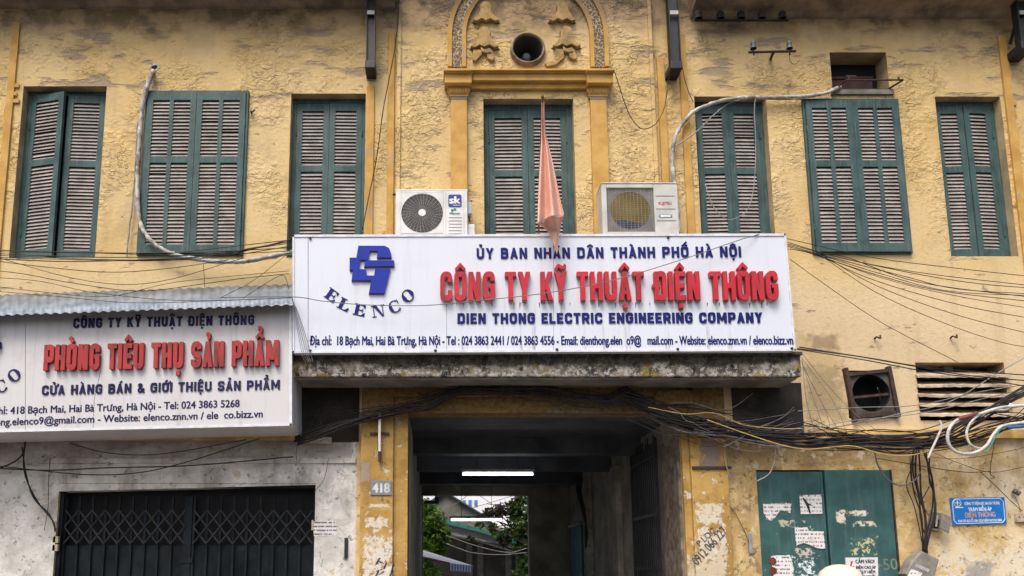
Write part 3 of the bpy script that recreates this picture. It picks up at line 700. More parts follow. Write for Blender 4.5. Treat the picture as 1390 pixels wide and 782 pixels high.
# fan hole in a crooked rusty frame
mb = MB(); x0, x1, z0, z1 = fanR; cx, cz = (x0+x1)/2, (z0+z1)/2; hw, hh = .315, .325
mb.ringplate(cx-hw, cx+hw, cz-hh, cz+hh, cx, cz+.01, .262, -.03, m=1)
for a_ in (0, 1): mb.box(cx+(-hw-.01 if a_ == 0 else hw-.04), cx+(-hw+.04 if a_ == 0 else hw+.01), -.075, -.002, cz-hh-.04, cz+hh+(.07 if a_ == 0 else .03), 0)
for z in (-hh, hh-.05): mb.box(cx-hw+.04, cx+hw-.04, -.065, -.006, cz+z, cz+z+.05, 0)
mb.box(cx-.25, cx+.25, -.012, .01, cz-.04, cz-.005, 0)
mb.lathe((cx, -.029, cz+.01), (0, 1, 0), [(.262, 0), (.25, .2)], 36, 2); mb.box(cx-.3, cx+.3, .30, .32, cz-.3, cz+.3, 2)
mb.rot((cx, 0, cz), 'Y', R(-6))
mb.build('fan_opening', [M_RUST, simple('oily sheet metal', (.085, .078, .068), .7, .5, 8, dirt=(.022, .02, .019), dirtamt=.9), M_VOID], house)
# louvred vent of crumbling concrete blades
x0, x1, z0, z1 = louR; h_ = (z1-z0)
vent = thing('louvre_vent', None, None, (x0, 0, z0)); vent.parent = house; vent.location = Vector((x0, 0, z0))-ORG[house.name]
mb = MB(); mb.box(x0, x1, .34, .37, z0, z1); mb.box(x0+.52, x0+.64, .18, .26, z1-.16, z1, 1); mb.build('dark_interior', [M_VOID, M_CONC], vent)
M_BLADE = simple('chipped cream blade', (.52, .42, .30), .9, .35, 7, dirt=(.20, .13, .09), dirtamt=.8, bump=.8)
for k in range(5):
    zt = z1-.145-h_*.165*k; n = 18; mb = MB(); tl = random.uniform(-.012, .012)
    ed = [zt-.085+random.uniform(-.009, .006) for _ in range(n+1)]
    for i in range(n):
        xa, xb = x0-.015+(x1-x0+.05)*i/n, x0-.015+(x1-x0+.05)*(i+1)/n; za, zb = ed[i]+tl*i/n, ed[i+1]+tl*(i+1)/n
        mb.add([(xa, -.05, za), (xb, -.05, zb), (xb, -.05, zb+.035), (xa, -.05, za+.035), (xa, .17, zt+.055), (xb, .17, zt+.055), (xb, .17, zt+.02), (xa, .17, zt+.02)],
               [(0, 1, 2, 3), (3, 2, 5, 4), (1, 0, 7, 6), (4, 5, 6, 7)] + ([(0, 3, 4, 7)] if i == 0 else []) + ([(1, 6, 5, 2)] if i == n-1 else []))
    mb.build('blade', M_BLADE, vent)

M_LAT = simple('worn lattice steel', (.033, .037, .042), .6, .35, 8, spec=.3)
# folding steel gate of the shop on the street
x0, x1, _, zt = gateR; xm = X(253, 720)
gt = thing('folding_gate', None, None, (x0, .12, 0)); gt.parent = house; gt.location = Vector((x0, .12, 0))-ORG[house.name]
mb = MB(); mb.box(x0, x1, .04, .10, Z(662), zt+.02); mb.box(x0, x0+.05, .05, .14, 0, zt); mb.box(x1-.03, x1, .05, .14, 0, zt); mb.build('gate_frame', M_GATE, gt)
mb = MB(); mb.box(x0, x1, .24, .26, 0, zt); mb.build('dark_interior', M_VOID, gt)
for a_, b_ in ((x0+.06, xm-.06), (xm+.06, x1-.04)):
    mb = MB(); n = 9; zg = Z(667); gtop = zg-.06; xs = [a_+(b_-a_)*i/n for i in range(n+1)]
    for xx in xs: mb.box(xx-.016, xx+.016, .112, .15, .02, gtop)
    L1, L2, L3 = Z(692), Z(715), Z(738)
    for i in range(n):
        for za, zb in ((L1, L2), (L2, L3)):
            mb.tube([(xs[i], .106, za), (xs[i+1], .106, zb)], .011, 4, 2); mb.tube([(xs[i], .100, zb), (xs[i+1], .100, za)], .011, 4, 2)
        mb.box(xs[i]+.012, xs[i+1]-.012, .152, .158, .02, L3-.02, 1)
    for xx in (a_-.045, b_+.035): mb.box(xx-.02, xx+.02, .105, .16, .02, gtop)
    mb.build('gate_leaf', [M_GATE, simple('gate sheet', (.0085, .013, .016), .75, .5, 3, spec=.12, dirt=(.022, .026, .027), dirtamt=.6), M_LAT], gt)
mb = MB(); mb.box(xm-.10, xm+.07, .095, .115, Z(764), Z(757)); mb.build('lock_plate', M_GATE, gt)
mb = MB()
for z in (Z(728), Z(739)): mb.box(X(71.5, 730), X(79, 730), .0, .05, z-.09, z)
mb.box(X(423, 710), X(425.5, 710), -.01, .03, Z(720), Z(706)); mb.build('hinge_block', simple('dusty cream box', (.42, .37, .27), .6), gt, bevel=.005)

# steel double door
x0, x1, z0, zt = doorR; xm = X(1122, 700)
dd = thing('steel_door', 'blue green steel double door with scraped off posters', None, (x0, .03, z0)); dd.parent = house; dd.location = Vector((x0, .03, z0))-ORG[house.name]
mb = MB(); mb.box(x0, xm-.012, .012, .05, z0, zt-.02); mb.box(xm-.05, xm-.012, .002, .0115, z0, zt-.02); mb.build('door_leaf', M_DOOR, dd, bevel=.005)
mb = MB(); mb.box(xm+.004, x1-.025, -.022, .03, z0, zt-.004); mb.build('door_leaf', M_DOOR, dd, bevel=.006)
mb = MB(); mb.box(x0, x1, .10, .13, z0, zt); mb.box(x1-.02, x1, -.03, .05, z0, zt, 1); mb.build('door_frame', [M_VOID, M_RUST], dd)
mb = MB(); small_text('50', (1200, 774), (1219, 773), 15, -.0235, mb, .01); small_text('+', (1189, 772), (1197, 772), 8, -.0235, mb, .02); mb.build('chalk_number', simple('chalk', (.15, .20, .155), .9), dd)

# writing sprayed on the entrance pillar
mb = MB(); small_text('0912 066 227', (947, 768), (988, 722), 12, -.132, mb, .03); small_text('P LOC', (950, 742), (972, 722), 8, -.132, mb, .03); mb.build('stencil_lettering', simple('black stencil', (.09, .075, .06), .8, .5, 30, dirt=(.35, .28, .18), dirtamt=.7), house)
mb = MB()
for i, (px, py, l, a_) in enumerate(((513, 762, 10, 60), (518, 764, 7, -30), (523, 768, 9, 70), (515, 774, 9, 20), (512, 779, 8, 60), (518, 778, 8, 30), (533, 771, 12, 75), (531, 779, 10, 60))):
    p = at(px, py, -.132); v = Vector((math.cos(R(a_)), 0, math.sin(R(a_))))*l*.005; mb.prism([(p.x-v.x-.012, p.z-v.z), (p.x-v.x+.014, p.z-v.z+.006), (p.x+v.x+.008, p.z+v.z), (p.x+v.x-.01, p.z+v.z+.004)], -.134, -.1305)
mb.build('paint_mark', simple('black stencil wash', (.025, .025, .03), .8), house)
# ------------------------------------------------------------------ ground
def ground(name, x0, x1, y0, y1, z, mat):
    mb = MB(); mb.add([(x0, y0, z), (x1, y0, z), (x1, y1, z), (x0, y1, z)], [(0, 1, 2, 3)]); o = mb.build(name, mat); o['kind'] = 'structure'; return o
M_ASPH = simple('asphalt', (.055, .055, .056), .9, .3, 3, bump=.6)
ground('road', -250, 250, -250, 250, -.004, M_ASPH)
mb = MB(); mb.box(-40, 40, -3.2, -.001, -.1, .12); tag(mb.build('pavement', simple('pavement slabs', (.26, .24, .21), .9, .3, 4, bump=.5), bevel=.02), kind='structure')
ground('passage_floor', passL, passR, 0, E1, .06, simple('worn cement floor', (.16, .15, .14), .8, .35, 3))
ground('courtyard', -25, 25, E1, 60, .004, simple('courtyard cement', (.22, .21, .195), .9, .3, 2))

# ------------------------------------------------------------------ the long sign board
SY = -.82
def board_mat(name, base, streaks, dirty):
    t = NT(name, .38, .4); o = t.xyz()
    rib = t.wave(7, 'X'); n = t.noise(1.3, 5); s_ = t.st(t.noise(5, 6, t.map((2.2, 1, .10)), rough=.62), .53, .70)
    c = t.mix(t.mul(n, .12), base, tuple(q*.8 for q in base)); c = t.mix(t.mul(rib, .05), c, (.55, .58, .64))
    for px0, px1, py0, py1, am in streaks:
        k = t.mul(t.rect(X(px0, (py0+py1)/2, SY), X(px1, (py0+py1)/2, SY), Z(py1, SY), Z(py0, SY), soft=.6, amp=.25), s_, am); c = t.mix(k, c, (.16, .14, .13))
    c = t.mix(t.mul(s_, dirty), c, (.30, .28, .26))
    c = t.mix(t.mul(t.st(t.noise(3.2, 7, rough=.65), .5, .7), dirty*.8), c, (.42, .39, .35))
    if dirty > .2: c = t.mix(t.mul(t.st(t.m('ADD', o[2], t.mul(t.m('SUBTRACT', t.noise(2.5, 7, t.map((1, 1, .3)), rough=.65), .5), .9)), Z(480, -.8), Z(418, -.8)), .5), c, (.24, .22, .20))  # awning shade painted in with drip dirt, darker towards the top
    return t.done(c, rib, .06, .004)
M_BOARD = board_mat('white sign sheet', (.61, .645, .72), ((600, 1056, 405, 440, .5), (620, 1040, 436, 476, .4), (420, 1078, 466, 484, .7), (496, 520, 398, 418, .5)), .13)
M_NAVY = simple('navy paint', (.012, .014, .130), .6, .2, 12, spec=.15); M_NAVY2 = simple('faded navy paint', (.018, .018, .075), .7, .35, 10, spec=.15, dirt=(.07, .065, .09), dirtamt=.5)
def red_mat(name, c, dirtamt):
    t = NT(name, .5, .2); s_ = t.noise(6, 5, t.map((1.6, 1, .5))); n = t.noise(18, 5)
    k = t.mix(t.st(t.noise(2, 3), .35, .65), c, tuple(min(1, q*1.25) for q in c)); k = t.mix(t.mul(t.st(s_, .48, .70), dirtamt), k, (.14, .04, .035))
    return t.done(k)
M_RED = red_mat('red sign letters', (.42, .022, .038), .45); M_RED2 = red_mat('dirty red sign letters', (.31, .036, .038), 1.0)
M_LOGO = simple('royal blue panel', (.010, .026, .30), .5, .15, 5, spec=.2)
M_ALU = simple('aluminium trim', (.62, .64, .68), .35, .15, 10, spec=.5)
sgn = thing('sign_board', 'long white board with a blue emblem and red company letters on the canopy edge', 'sign', (X(735, 480, SY), SY, Z(479, SY)))
bx0, bx1 = X(398, 400, SY), X(1073, 400, SY)
def quad_board(mb, c4, y0, y1, m=0): mb.prism([(at(px, py, y0).x, at(px, py, y0).z) for px, py in c4], y0, y1, m)
mb = MB(); quad_board(mb, [(397.5, 319.5), (1066, 318), (1080, 475.5), (397.5, 478.5)], SY, SY+.14); mb.build('panel', M_BOARD, sgn, bevel=.006)
mb = MB()
for c4 in ([(397, 318.5), (1066.5, 317), (1066.5, 320), (397, 321.5)], [(397, 476.5), (1080.5, 473.5), (1080.5, 476.3), (397, 479.3)], [(397, 318.6), (399.5, 318.6), (399.5, 479), (397, 479)], [(1064.3, 317.1), (1066.6, 317.1), (1080.6, 476), (1078.3, 476)]):
    quad_board(mb, c4, SY-.012, SY+.01)
mb.build('edge_trim', M_ALU, sgn)
mb = MB(); quad_board(mb, [(417.6, 321.8), (418.6, 321.8), (418.6, 476.5), (417.6, 476.5)], SY-.004, SY+.003)
for x_ in (606, 751): quad_board(mb, [(x_, 412 if x_ == 606 else 330), (x_+.7, 412 if x_ == 606 else 330), (x_+.7, 475.5), (x_, 475.5)], SY-.002, SY+.003)
mb.build('seam', simple('seam shadow grey', (.34, .35, .38), .6), sgn)
mb = MB()
for px, py in ((421, 323), (421, 476), (907, 322), (591, 476), (756, 474.5), (920, 474), (1075, 473)):
    mb.lathe(at(px, py, SY-.013), (0, -1, 0), [(.0, .012), (.016, .01), (.02, 0)], 10)
mb.build('screw', M_BLACK, sgn)
sign_text('ỦY BAN NHÂN DÂN THÀNH PHỐ HÀ NỘI', 'lettering', (647, 351.5), (1006, 349), 14.2, SY, .012, M_NAVY, sgn, .70, .215, .16)
sign_text('DIEN THONG ELECTRIC ENGINEERING COMPANY', 'lettering', (621, 439.6), (1035, 438.4), 14.0, SY, .012, M_NAVY, sgn, .70, .24, .13)
sign_text('CÔNG TY KỸ THUẬT ĐIỆN THÔNG', 'raised_lettering', (597.5, 410.5), (1054.5, 409.5), 38.5, SY, .075, M_RED, sgn, .55, .195, .10)
mb = MB()
polys, wd = block_text('CÔNG TY KỸ THUẬT ĐIỆN THÔNG', .55, .195, .10); lay_polys(mb, polys, wd, (598.1, 411.3), (1055.1, 410.3), 38.6, SY, .05); mb.build('letter_return', simple('letter sides', (.50, .42, .38), .6, .3, 8, dirt=(.12, .08, .07), dirtamt=.8), sgn)
# rust runs below the raised letters
mb = MB(); random.seed(3)
for i in range(30):
    px = random.uniform(600, 1050); l = random.uniform(2, 8) ; w_ = random.uniform(.35, .9); py = 411
    quad_board(mb, [(px-w_, py), (px+w_, py), (px+w_*.3, py+l), (px-w_*.3, py+l)], SY-.0015-.0002*(i % 5), SY+.002)
mb.build('rust_run', simple('rust run', (.16, .05, .045), .8, .4, 20), sgn)
mb = MB()
small_text('Địa chỉ:  18 Bạch Mai, Hai Bà Trưng, Hà Nội - Tel : 024 3863 2441 / 024 3863 4556 - Email: dienthong.elen  o9@   mail.com - Website: elenco.znn.vn / elenco.bizz.vn', (420.5, 468.4), (1076.5, 467.6), 11.6, SY-.002, mb, .045)
mb.build('address_lettering', M_NAVY, sgn)
LG = [(370,65),(600,65),(640,85),(658,130),(662,170),(533,170),(542,110),(472,110),(452,190),(388,190),(372,272),(436,272),(446,328),(508,328),(519,268),(652,268),(598,485),(462,485),(483,372),(310,372),(322,280),(293,280),(293,170),(352,170)]
LB = [(432,194),(685,194),(685,246),(420,250)]
def logo(mb, fx, Y, dep):
    for poly in (LG, LB): mb.prism([(at(*fx(430+x/6.517, 325+y/6.517), Y).x, at(*fx(430+x/6.517, 325+y/6.517), Y).z) for x, y in poly], Y-dep, Y+.002)
mb = MB(); logo(mb, lambda x, y: (x, y), SY, .035); mb.build('emblem', M_LOGO, sgn)
mb = MB(); logo(mb, lambda x, y: (x-.2, y+.9), SY, .02); mb.build('emblem_backing', simple('emblem sides', (.17, .15, .16), .6, .3), sgn)
SER = {'E': [[(-.42,0),(-.1,0),(-.1,1),(-.42,1)], [(-.55,0),(.5,0),(.5,.07),(-.55,.07)], [(-.55,.93),(.45,.93),(.45,1),(-.55,1)], [(.5,.07),(.5,.32),(.44,.32),(.2,.07)], [(.45,.93),(.45,.72),(.39,.72),(.18,.93)], [(-.1,.47),(.22,.47),(.22,.54),(-.1,.54)], [(.22,.34),(.28,.34),(.28,.68),(.22,.68)]],
       'L': [[(-.4,0),(-.08,0),(-.08,1),(-.4,1)], [(-.55,.93),(.08,.93),(.08,1),(-.55,1)], [(-.55,0),(.52,0),(.52,.07),(-.55,.07)], [(.52,.07),(.52,.36),(.46,.36),(.2,.07)]],
       'N': [[(-.45,0),(-.37,0),(-.37,1),(-.45,1)], [(.37,0),(.45,0),(.45,1),(.37,1)], [(-.62,.93),(-.2,.93),(-.2,1),(-.62,1)], [(-.6,0),(-.22,0),(-.22,.06),(-.6,.06)], [(.22,.94),(.6,.94),(.6,1),(.22,1)], [(-.45,1),(-.12,1),(.45,0),(.3,0)]]}
def crescent(gap):
    out = []; n = 26
    for k in range(n):
        a0, a1 = 2*math.pi*k/n, 2*math.pi*(k+1)/n
        if gap and abs(((a0+a1)/2+math.pi) % (2*math.pi)-math.pi) < .62: continue
        f = lambda a, q: ((.56-q*(.07+.24*abs(math.cos(a))**1.5))*math.cos(a), .5+(.53-q*.05)*math.sin(a))
        out.append([f(a0, 0), f(a1, 0), f(a1, 1), f(a0, 1)])
    return out + ([[(.36,.62),(.44,.62),(.44,.95),(.40,.95)]] if gap else [])
SER['O'] = crescent(False); SER['C'] = crescent(True)
def arc_letters(mb, fx, Y, scale=1):
    for i, (ch, px, py, ang) in enumerate((('E', 450.5, 401, 36), ('L', 467.5, 413.5, 27), ('E', 488.5, 421, 14), ('N', 513.5, 422.2, -8), ('C', 536, 416, -28), ('O', 553.5, 401.5, -42))):
        ca, sa = math.cos(R(ang)), math.sin(R(ang)); h = 15.5*scale; w_ = 15*scale
        for j, q in enumerate(SER[ch]):
            pp = []
            for x, y in q:
                u, v = x*w_, -(y-.5)*h; P = fx(px+u*ca-v*sa, py+u*sa+v*ca); a_ = at(*P, Y); pp.append((a_.x, a_.z))
            mb.prism(pp, Y-.008-.0005*j, Y+.002)
mb = MB(); arc_letters(mb, lambda x, y: (x, y), SY); mb.build('arched_lettering', M_NAVY, sgn)

# ------------------------------------------------------------------ the shorter sign on the left, sagging a little
LY = -.80
M_BOARD2 = board_mat('grimy white sign sheet', (.55, .545, .555), (), .38)
def lsl(x): return -.0335*(x-395)               # its rows fall away to the left
s2 = thing('sign_board', 'grimy white shop sign with dirty red letters under the corrugated awning', 'sign', (X(250, 590, LY), LY, Z(590, LY)))
mb = MB(); quad_board(mb, [(-150, 413+lsl(-150)), (395, 413), (395.5, 577.5), (-150, 577.5+lsl(-150)*.7)], LY, -.02); mb.build('panel', [M_BOARD2], s2, bevel=.005)
mb = MB()
quad_board(mb, [(-150, 577.5+lsl(-150)*.7), (-150, 574.8+lsl(-150)*.7), (396, 574.8), (396, 577.8)], LY-.012, LY+.02); quad_board(mb, [(392.5, 413), (396, 413), (396.4, 577.8), (393, 577.8)], LY-.012, LY+.02)
mb.build('edge_trim', M_ALU, s2)
mb = MB(); quad_board(mb, [(127.5, 545), (128.2, 545), (126.5, 584), (125.8, 584)], LY-.002, LY+.002); quad_board(mb, [(137, 500), (137.6, 500), (127.6, 545), (127, 545)], LY-.002, LY+.002); quad_board(mb, [(34, 440), (34.6, 440), (34.6, 588), (34, 588)], LY-.002, LY+.002)
mb.build('seam', simple('seam dirt', (.20, .19, .18), .8), s2)
P = lambda x, y: (x, y+lsl(x))
sign_text('CÔNG TY KỸ THUẬT ĐIỆN THÔNG', 'lettering', (99.5, 445.6), (345, 440.8), 13, LY, .012, M_NAVY2, s2, .66, .225, .17)
sign_text('PHÒNG TIÊU THỤ SẢN PHẨM', 'raised_lettering', (61.5, 504.6), (379.5, 497.6), 34.5, LY, .06, M_RED2, s2, .54, .22, .075)
sign_text('CỬA HÀNG BÁN & GIỚI THIỆU SẢN PHẨM', 'lettering', (57, 536.5), (380, 528.5), 12.8, LY, .012, M_NAVY2, s2, .68, .21, .15)
mb = MB()
small_text('Địa chỉ: 418 Bạch Mai, Hai Bà Trưng, Hà Nội - Tel: 024 3863 5268', (-30, 563.4), (325, 552.3), 9.6, LY-.002, mb, .03)
small_text('Email: dienthong.elenco9@gmail.com - Website: elenco.znn.vn / ele  co.bizz.vn', (-77, 580.0), (356.5, 566.4), 9.6, LY-.002, mb, .03)
mb.build('address_lettering', M_NAVY2, s2)
fx2 = lambda x, y: (-31+(x-503)*1.02, 489+(y-380)*1.04+2)
mb = MB(); logo(mb, lambda x, y: (-29+(x-505)*1.05, 483+(y-372)*1.05), LY, .06); mb.build('emblem', simple('grimy blue emblem', (.02, .025, .11), .6, .4), s2)
mb = MB(); arc_letters(mb, lambda x, y: (-29+(x-505)*1.0, 511+(y-403)*1.0), LY, 1); mb.build('arched_lettering', M_NAVY2, s2)

# corrugated awning above it
def corr_mat():
    t = NT('weathered corrugated sheet', .55, .4); n = t.noise(3, 6); g = t.noise(7, 5, t.map((3, .4, .4)))
    c = t.mix(t.st(n, .35, .65), (.13, .16, .195), (.22, .255, .30)); c = t.mix(t.mul(t.st(g, .52, .7), .5), c, (.09, .095, .105))
    return t.done(c, None, rough=.5, metal=.15)
mb = MB(); AY = -1.0
A0, A1 = at(-150, 406, 0), at(396.5, 386, 0); F0, F1 = at(-150, 413+.037*545, AY), at(398, 413.5, AY)
n = 300; amp = .010
for i in range(n+1):
    t_ = i/n; zz = amp*math.sin(t_*2*math.pi*42)
    a_, b_ = A0.lerp(A1, t_), F0.lerp(F1, t_)
    a_.y = -.004; nb = Vector((0, -.35, .94))
    for p in (a_, b_):
        mb.v += [p+nb*zz, p+nb*(zz-.006)]
for i in range(n):
    k = i*4; mb.f += [[k, k+4, k+6, k+2], [k+1, k+3, k+7, k+5], [k+2, k+6, k+7, k+3], [k, k+1, k+5, k+4]]; mb.m += [0]*4
mb.one('awning', corr_mat(), 'grey corrugated sheet awning sloping above the shop sign', 'awning', smooth=True)

# ------------------------------------------------------------------ air conditioner units behind the long sign
M_ACW = simple('white enamel', (.62, .62, .61), .4, .12, 4, spec=.45, dirt=(.42, .40, .37), dirtamt=.3); M_ACG = simple('cream enamel', (.50, .49, .46), .45, .15, 4, spec=.4, dirt=(.34, .32, .28), dirtamt=.4)
M_GRILL = simple('fan dark', (.06, .058, .06), .6, .3); M_WIRE = simple('guard wire', (.30, .29, .28), .45, .2)
AF = -.44; zb = cz1
ac = thing('air_conditioner', 'white outdoor unit with a round wire fan guard and a blue badge', 'air conditioner', (X(587, 290, AF), AF+.2, zb))
x0, x1, zt = X(537, 290, AF), X(634.5, 290, AF), Z(257, AF)
fcx, fcz, fr = X(573, 290, AF), Z(289.3, AF), .285
mb = MB(); mb.box(x0, x1, AF+.012, AF+.34, zb+.05, zt-.02); mb.box(x0-.006, x1+.006, AF, AF+.345, zt-.025, zt)
gx0, gx1, gz0, gz1 = X(544.5, 290, AF), X(601.5, 290, AF), fcz-.298, fcz+.298
mb.ringplate(gx0, gx1, gz0, gz1, fcx, fcz, fr, AF-.004); mb.box(x0, gx0, AF, AF+.012, zb+.05, zt-.025); mb.box(gx1, x1, AF, AF+.012, zb+.05, zt-.025); mb.box(gx0, gx1, AF, AF+.012, zb+.05, gz0); mb.box(gx0, gx1, AF, AF+.012, gz1, zt-.025)
for px in (560, 620): mb.box(X(px, 310, AF)-.05, X(px, 310, AF)+.05, AF+.02, AF+.33, zb, zb+.05)
mb.build('casing', M_ACW, ac, bevel=.008)
mb = MB(); mb.lathe((fcx, AF+.011, fcz), (0, -1, 0), [(0, 0), (fr, 0)], 40, 0); mb.build('fan_well', M_GRILL, ac)
mb = MB()
for k in range(32):
    q = 2*math.pi*k/32; sw = .16
    mb.tube([(fcx+math.cos(q+sw*(r_/fr-.2))*r_, AF-.008, fcz+math.sin(q+sw*(r_/fr-.2))*r_) for r_ in (.05, .11, .17, .23, fr)], .0032, 4)
for r_ in [.075+.021*i for i in range(11)]: mb.tube([(fcx+math.cos(2*math.pi*i/40)*r_, AF-.006, fcz+math.sin(2*math.pi*i/40)*r_) for i in range(41)], .0022, 4, cap=False)
mb.build('fan_guard', M_WIRE, ac)
mb = MB(); mb.lathe((fcx, AF-.004, fcz), (0, -1, 0), [(.052, 0), (.05, .012), (0, .016)], 24); mb.build('guard_hub', simple('hub white', (.7, .66, .68), .4, .08), ac)
mb = MB()
for k in range(6):
    z = Z(295.5+4.4*k, AF); mb.box(X(609, 290, AF), X(627, 290, AF), AF-.006, AF+.002, z, z+.006)
mb.box(X(605, 290, AF), X(605.5, 290, AF), AF-.004, AF+.002, zb+.06, Z(262, AF)); mb.box(X(629.5, 290, AF), X(630, 290, AF), AF-.004, AF+.002, zb+.06, Z(262, AF)); mb.build('panel_rib', simple('rib grey', (.42, .42, .42), .5), ac)
mb = MB(); by = AF-.003
def rrect(px0, px1, py0, py1, Y, r):
    a_, b_ = at(px0, py1, Y), at(px1, py0, Y); return [(p.x, p.y) for p in fillet([(a_.x, a_.z), (b_.x, a_.z), (b_.x, b_.z), (a_.x, b_.z)], r, 4, True)]
mb.prism(rrect(608.5, 626.5, 264.3, 281.2, AF, .03), AF-.005, AF+.001, 0)
small_text('sk', (610.3, 276.2), (624.6, 276.2), 9.3, AF-.0055, mb, .05, 1); small_text('Sumikura', (615, 279.2), (625, 279.2), 1.6, AF-.0055, mb, .04, 1)
for q in ((614, 285.5), (617.5, 284.3)): mb.lathe(at(*q, AF-.001), (0, -1, 0), [(.02, 0), (.018, .003), (0, .004)], 12, 2)
small_text('Micron', (610.5, 291), (624, 291), 2.9, AF-.003, mb, .05, 2)
mb.build('badge', [simple('badge blue', (.02, .05, .24), .4), simple('badge white', (.75, .75, .78), .5), simple('badge green', (.03, .22, .17), .5)], ac)
mb = MB(); mb.box(x1, X(641, 270, AF), AF+.10, AF+.26, Z(285.5, AF), Z(270, AF)); mb.box(x1, X(645, 300, AF), AF+.06, AF+.28, zb+.02, Z(301.5, AF)); mb.build('valve_cover', M_ACW, ac, bevel=.012)
mb = MB(); p = at(637.5, 285, AF+.18); q = at(638, 302, AF+.18); mb.tube(spline([p, (p+q)/2+Vector((-.01, 0, 0)), q], 5), .008, 6); mb.lathe(at(640, 273, AF+.09), (0, -1, 0), [(0, .008), (.012, .006), (.014, 0)], 10); mb.lathe(at(535, 264, AF+.1), (-1, 0, 0), [(.018, -.02), (.016, .02), (0, .025)], 10); mb.build('copper_pipe', M_RUST, ac)

A2 = -.46
ac2 = thing('air_conditioner', 'cream outdoor unit with a square mesh front over a yellowed fan', 'air conditioner', (X(867, 290, A2), A2+.2, zb))
x0, x1, zt = X(817.5, 290, A2), X(921, 290, A2), Z(248.5, A2); tilt = .02
fx0, fx1, fz0, fz1 = X(824.5, 290, A2), X(888.5, 290, A2), Z(314.5, A2), Z(255, A2); fcx, fcz = (fx0+fx1)/2, (fz0+fz1)/2-.005
mb = MB(); mb.box(x0, x1, A2+.03, A2+.36, zb+.05, zt-.012); mb.box(x0, fx0, A2, A2+.03, zb+.05, zt-.012); mb.box(fx1, x1, A2, A2+.03, zb+.05, zt-.012); mb.box(fx0, fx1, A2, A2+.03, zb+.05, fz0); mb.box(fx0, fx1, A2, A2+.03, fz1, zt-.012)
mb.box(x0-.004, x1+.004, A2-.008, A2+.37, zt-.012, zt+.008)
for px in (845, 900): mb.box(X(px, 310, A2)-.05, X(px, 310, A2)+.05, A2+.02, A2+.33, zb, zb+.05)
mb.build('casing', M_ACG, ac2, bevel=.008)
mb = MB(); mb.ringplate(fx0, fx1, fz0, fz1, fcx, fcz, .275, A2+.022, m=0); mb.lathe((fcx, A2+.026, fcz), (0, -1, 0), [(0, 0), (.28, 0)], 40, 1)
mb.prism([(fcx-.225, fcz-.15), (fcx-.1, fcz-.13), (fcx+.08, fcz-.175), (fcx+.19, fcz-.19), (fcx+.12, fcz-.245), (fcx, fcz-.265), (fcx-.13, fcz-.24)], A2+.0235, A2+.025, 2)
mb.build('fan_well', [simple('grey fan surround', (.20, .185, .175), .6, .25, 5), simple('yellowed fan', (.165, .115, .025), .6, .3, 4), simple('blue drum', (.03, .05, .095), .6, .3)], ac2)
mb = MB()
for k in range(13):
    xx = fx0+(fx1-fx0)*(k+.5)/13; mb.tube([(xx, A2+.006, fz0), (xx, A2+.006, fz1)], .0028, 4)
for k in range(20):
    z = fz0+(fz1-fz0)*(k+.5)/20; mb.tube([(fx0, A2+.009, z), (fx1, A2+.009, z)], .0015, 4)
mb.build('fan_guard', simple('grey guard wire', (.26, .24, .21), .5, .2), ac2)
mb = MB()
for y in (266.5, 284, 300): z = Z(y, A2); mb.box(X(891, 290, A2), X(917, 290, A2), A2-.004, A2+.001, z, z+.012)
mb.build('panel_rib', simple('rib cream grey', (.30, .29, .28), .5), ac2)
mb = MB(); small_text('FUJITSU', (894, 278), (911.5, 277.5), 3.6, A2-.0015, mb, .03, 0); mb.prism(rrect(894.5, 912.5, 291.3, 295.5, A2, .02), A2-.004, A2+.001, 2); mb.prism(rrect(896.5, 910.5, 292, 294.8, A2, .013), A2-.006, A2+.001, 1)
mb.build('badge', [simple('badge red', (.50, .06, .06), .5), simple('badge pale', (.70, .70, .74), .4), simple('badge grey blue', (.16, .18, .28), .4)], ac2)

# ------------------------------------------------------------------ faded flag hanging from its leaning pole
FY = -1.14
fl = thing('flag', 'faded salmon flag hanging limp from a thin pole in front of the middle shutters', 'flag', at(733, 322, SY+.2))
mb = MB(); mb.tube([at(731, 330, SY+.19), at(731.5, 270, SY+.12), at(736.5, 134, FY)], .013, 8); mb.lathe(at(736.5, 134, FY), (0, 0, 1), [(.013, 0), (.022, .02), (.015, .045), (0, .05)], 10); mb.build('pole', simple('dark red pole', (.10, .035, .03), .6, .3), fl)
L_ = [(735.0, 138), (735, 160), (734.6, 182), (733.8, 200), (732.5, 222), (731.2, 245), (730.2, 270), (729.8, 290), (729.4, 303)]
Rt = [(739, 138), (739.6, 160), (741, 182), (745.5, 200), (750.5, 222), (755, 245), (759.5, 268), (763.5, 284), (765.5, 291)]
mb = MB(); nu = 40; nv = 70; 
def edge(E_, t):
    f = t*(len(E_)-1); i = min(int(f), len(E_)-2); k = f-i; return (E_[i][0]*(1-k)+E_[i+1][0]*k, E_[i][1]*(1-k)+E_[i+1][1]*k)
for j in range(nv+1):
    t = j/nv; l, r = edge(L_, t), edge(Rt, t)
    for i in range(nu+1):
        s_ = i/nu; y = FY+.02 - (.07*t+.012)*math.sin(s_*math.pi*3.4+1.2*t) - .06*t*(1-s_)*math.sin(s_*3.1) + .022*t*math.sin(s_*12+t*4+1)
        dip = (-2.2*math.sin(s_*math.pi)+1.2*math.sin(s_*9))*(t**8)
        mb.v.append(at(l[0]*(1-s_)+r[0]*s_, l[1]*(1-s_)+r[1]*s_+dip, y))
w_ = nu+1
for j in range(nv):
    for i in range(nu): mb.f.append([j*w_+i, (j+1)*w_+i, (j+1)*w_+i+1, j*w_+i+1]); mb.m.append(0)
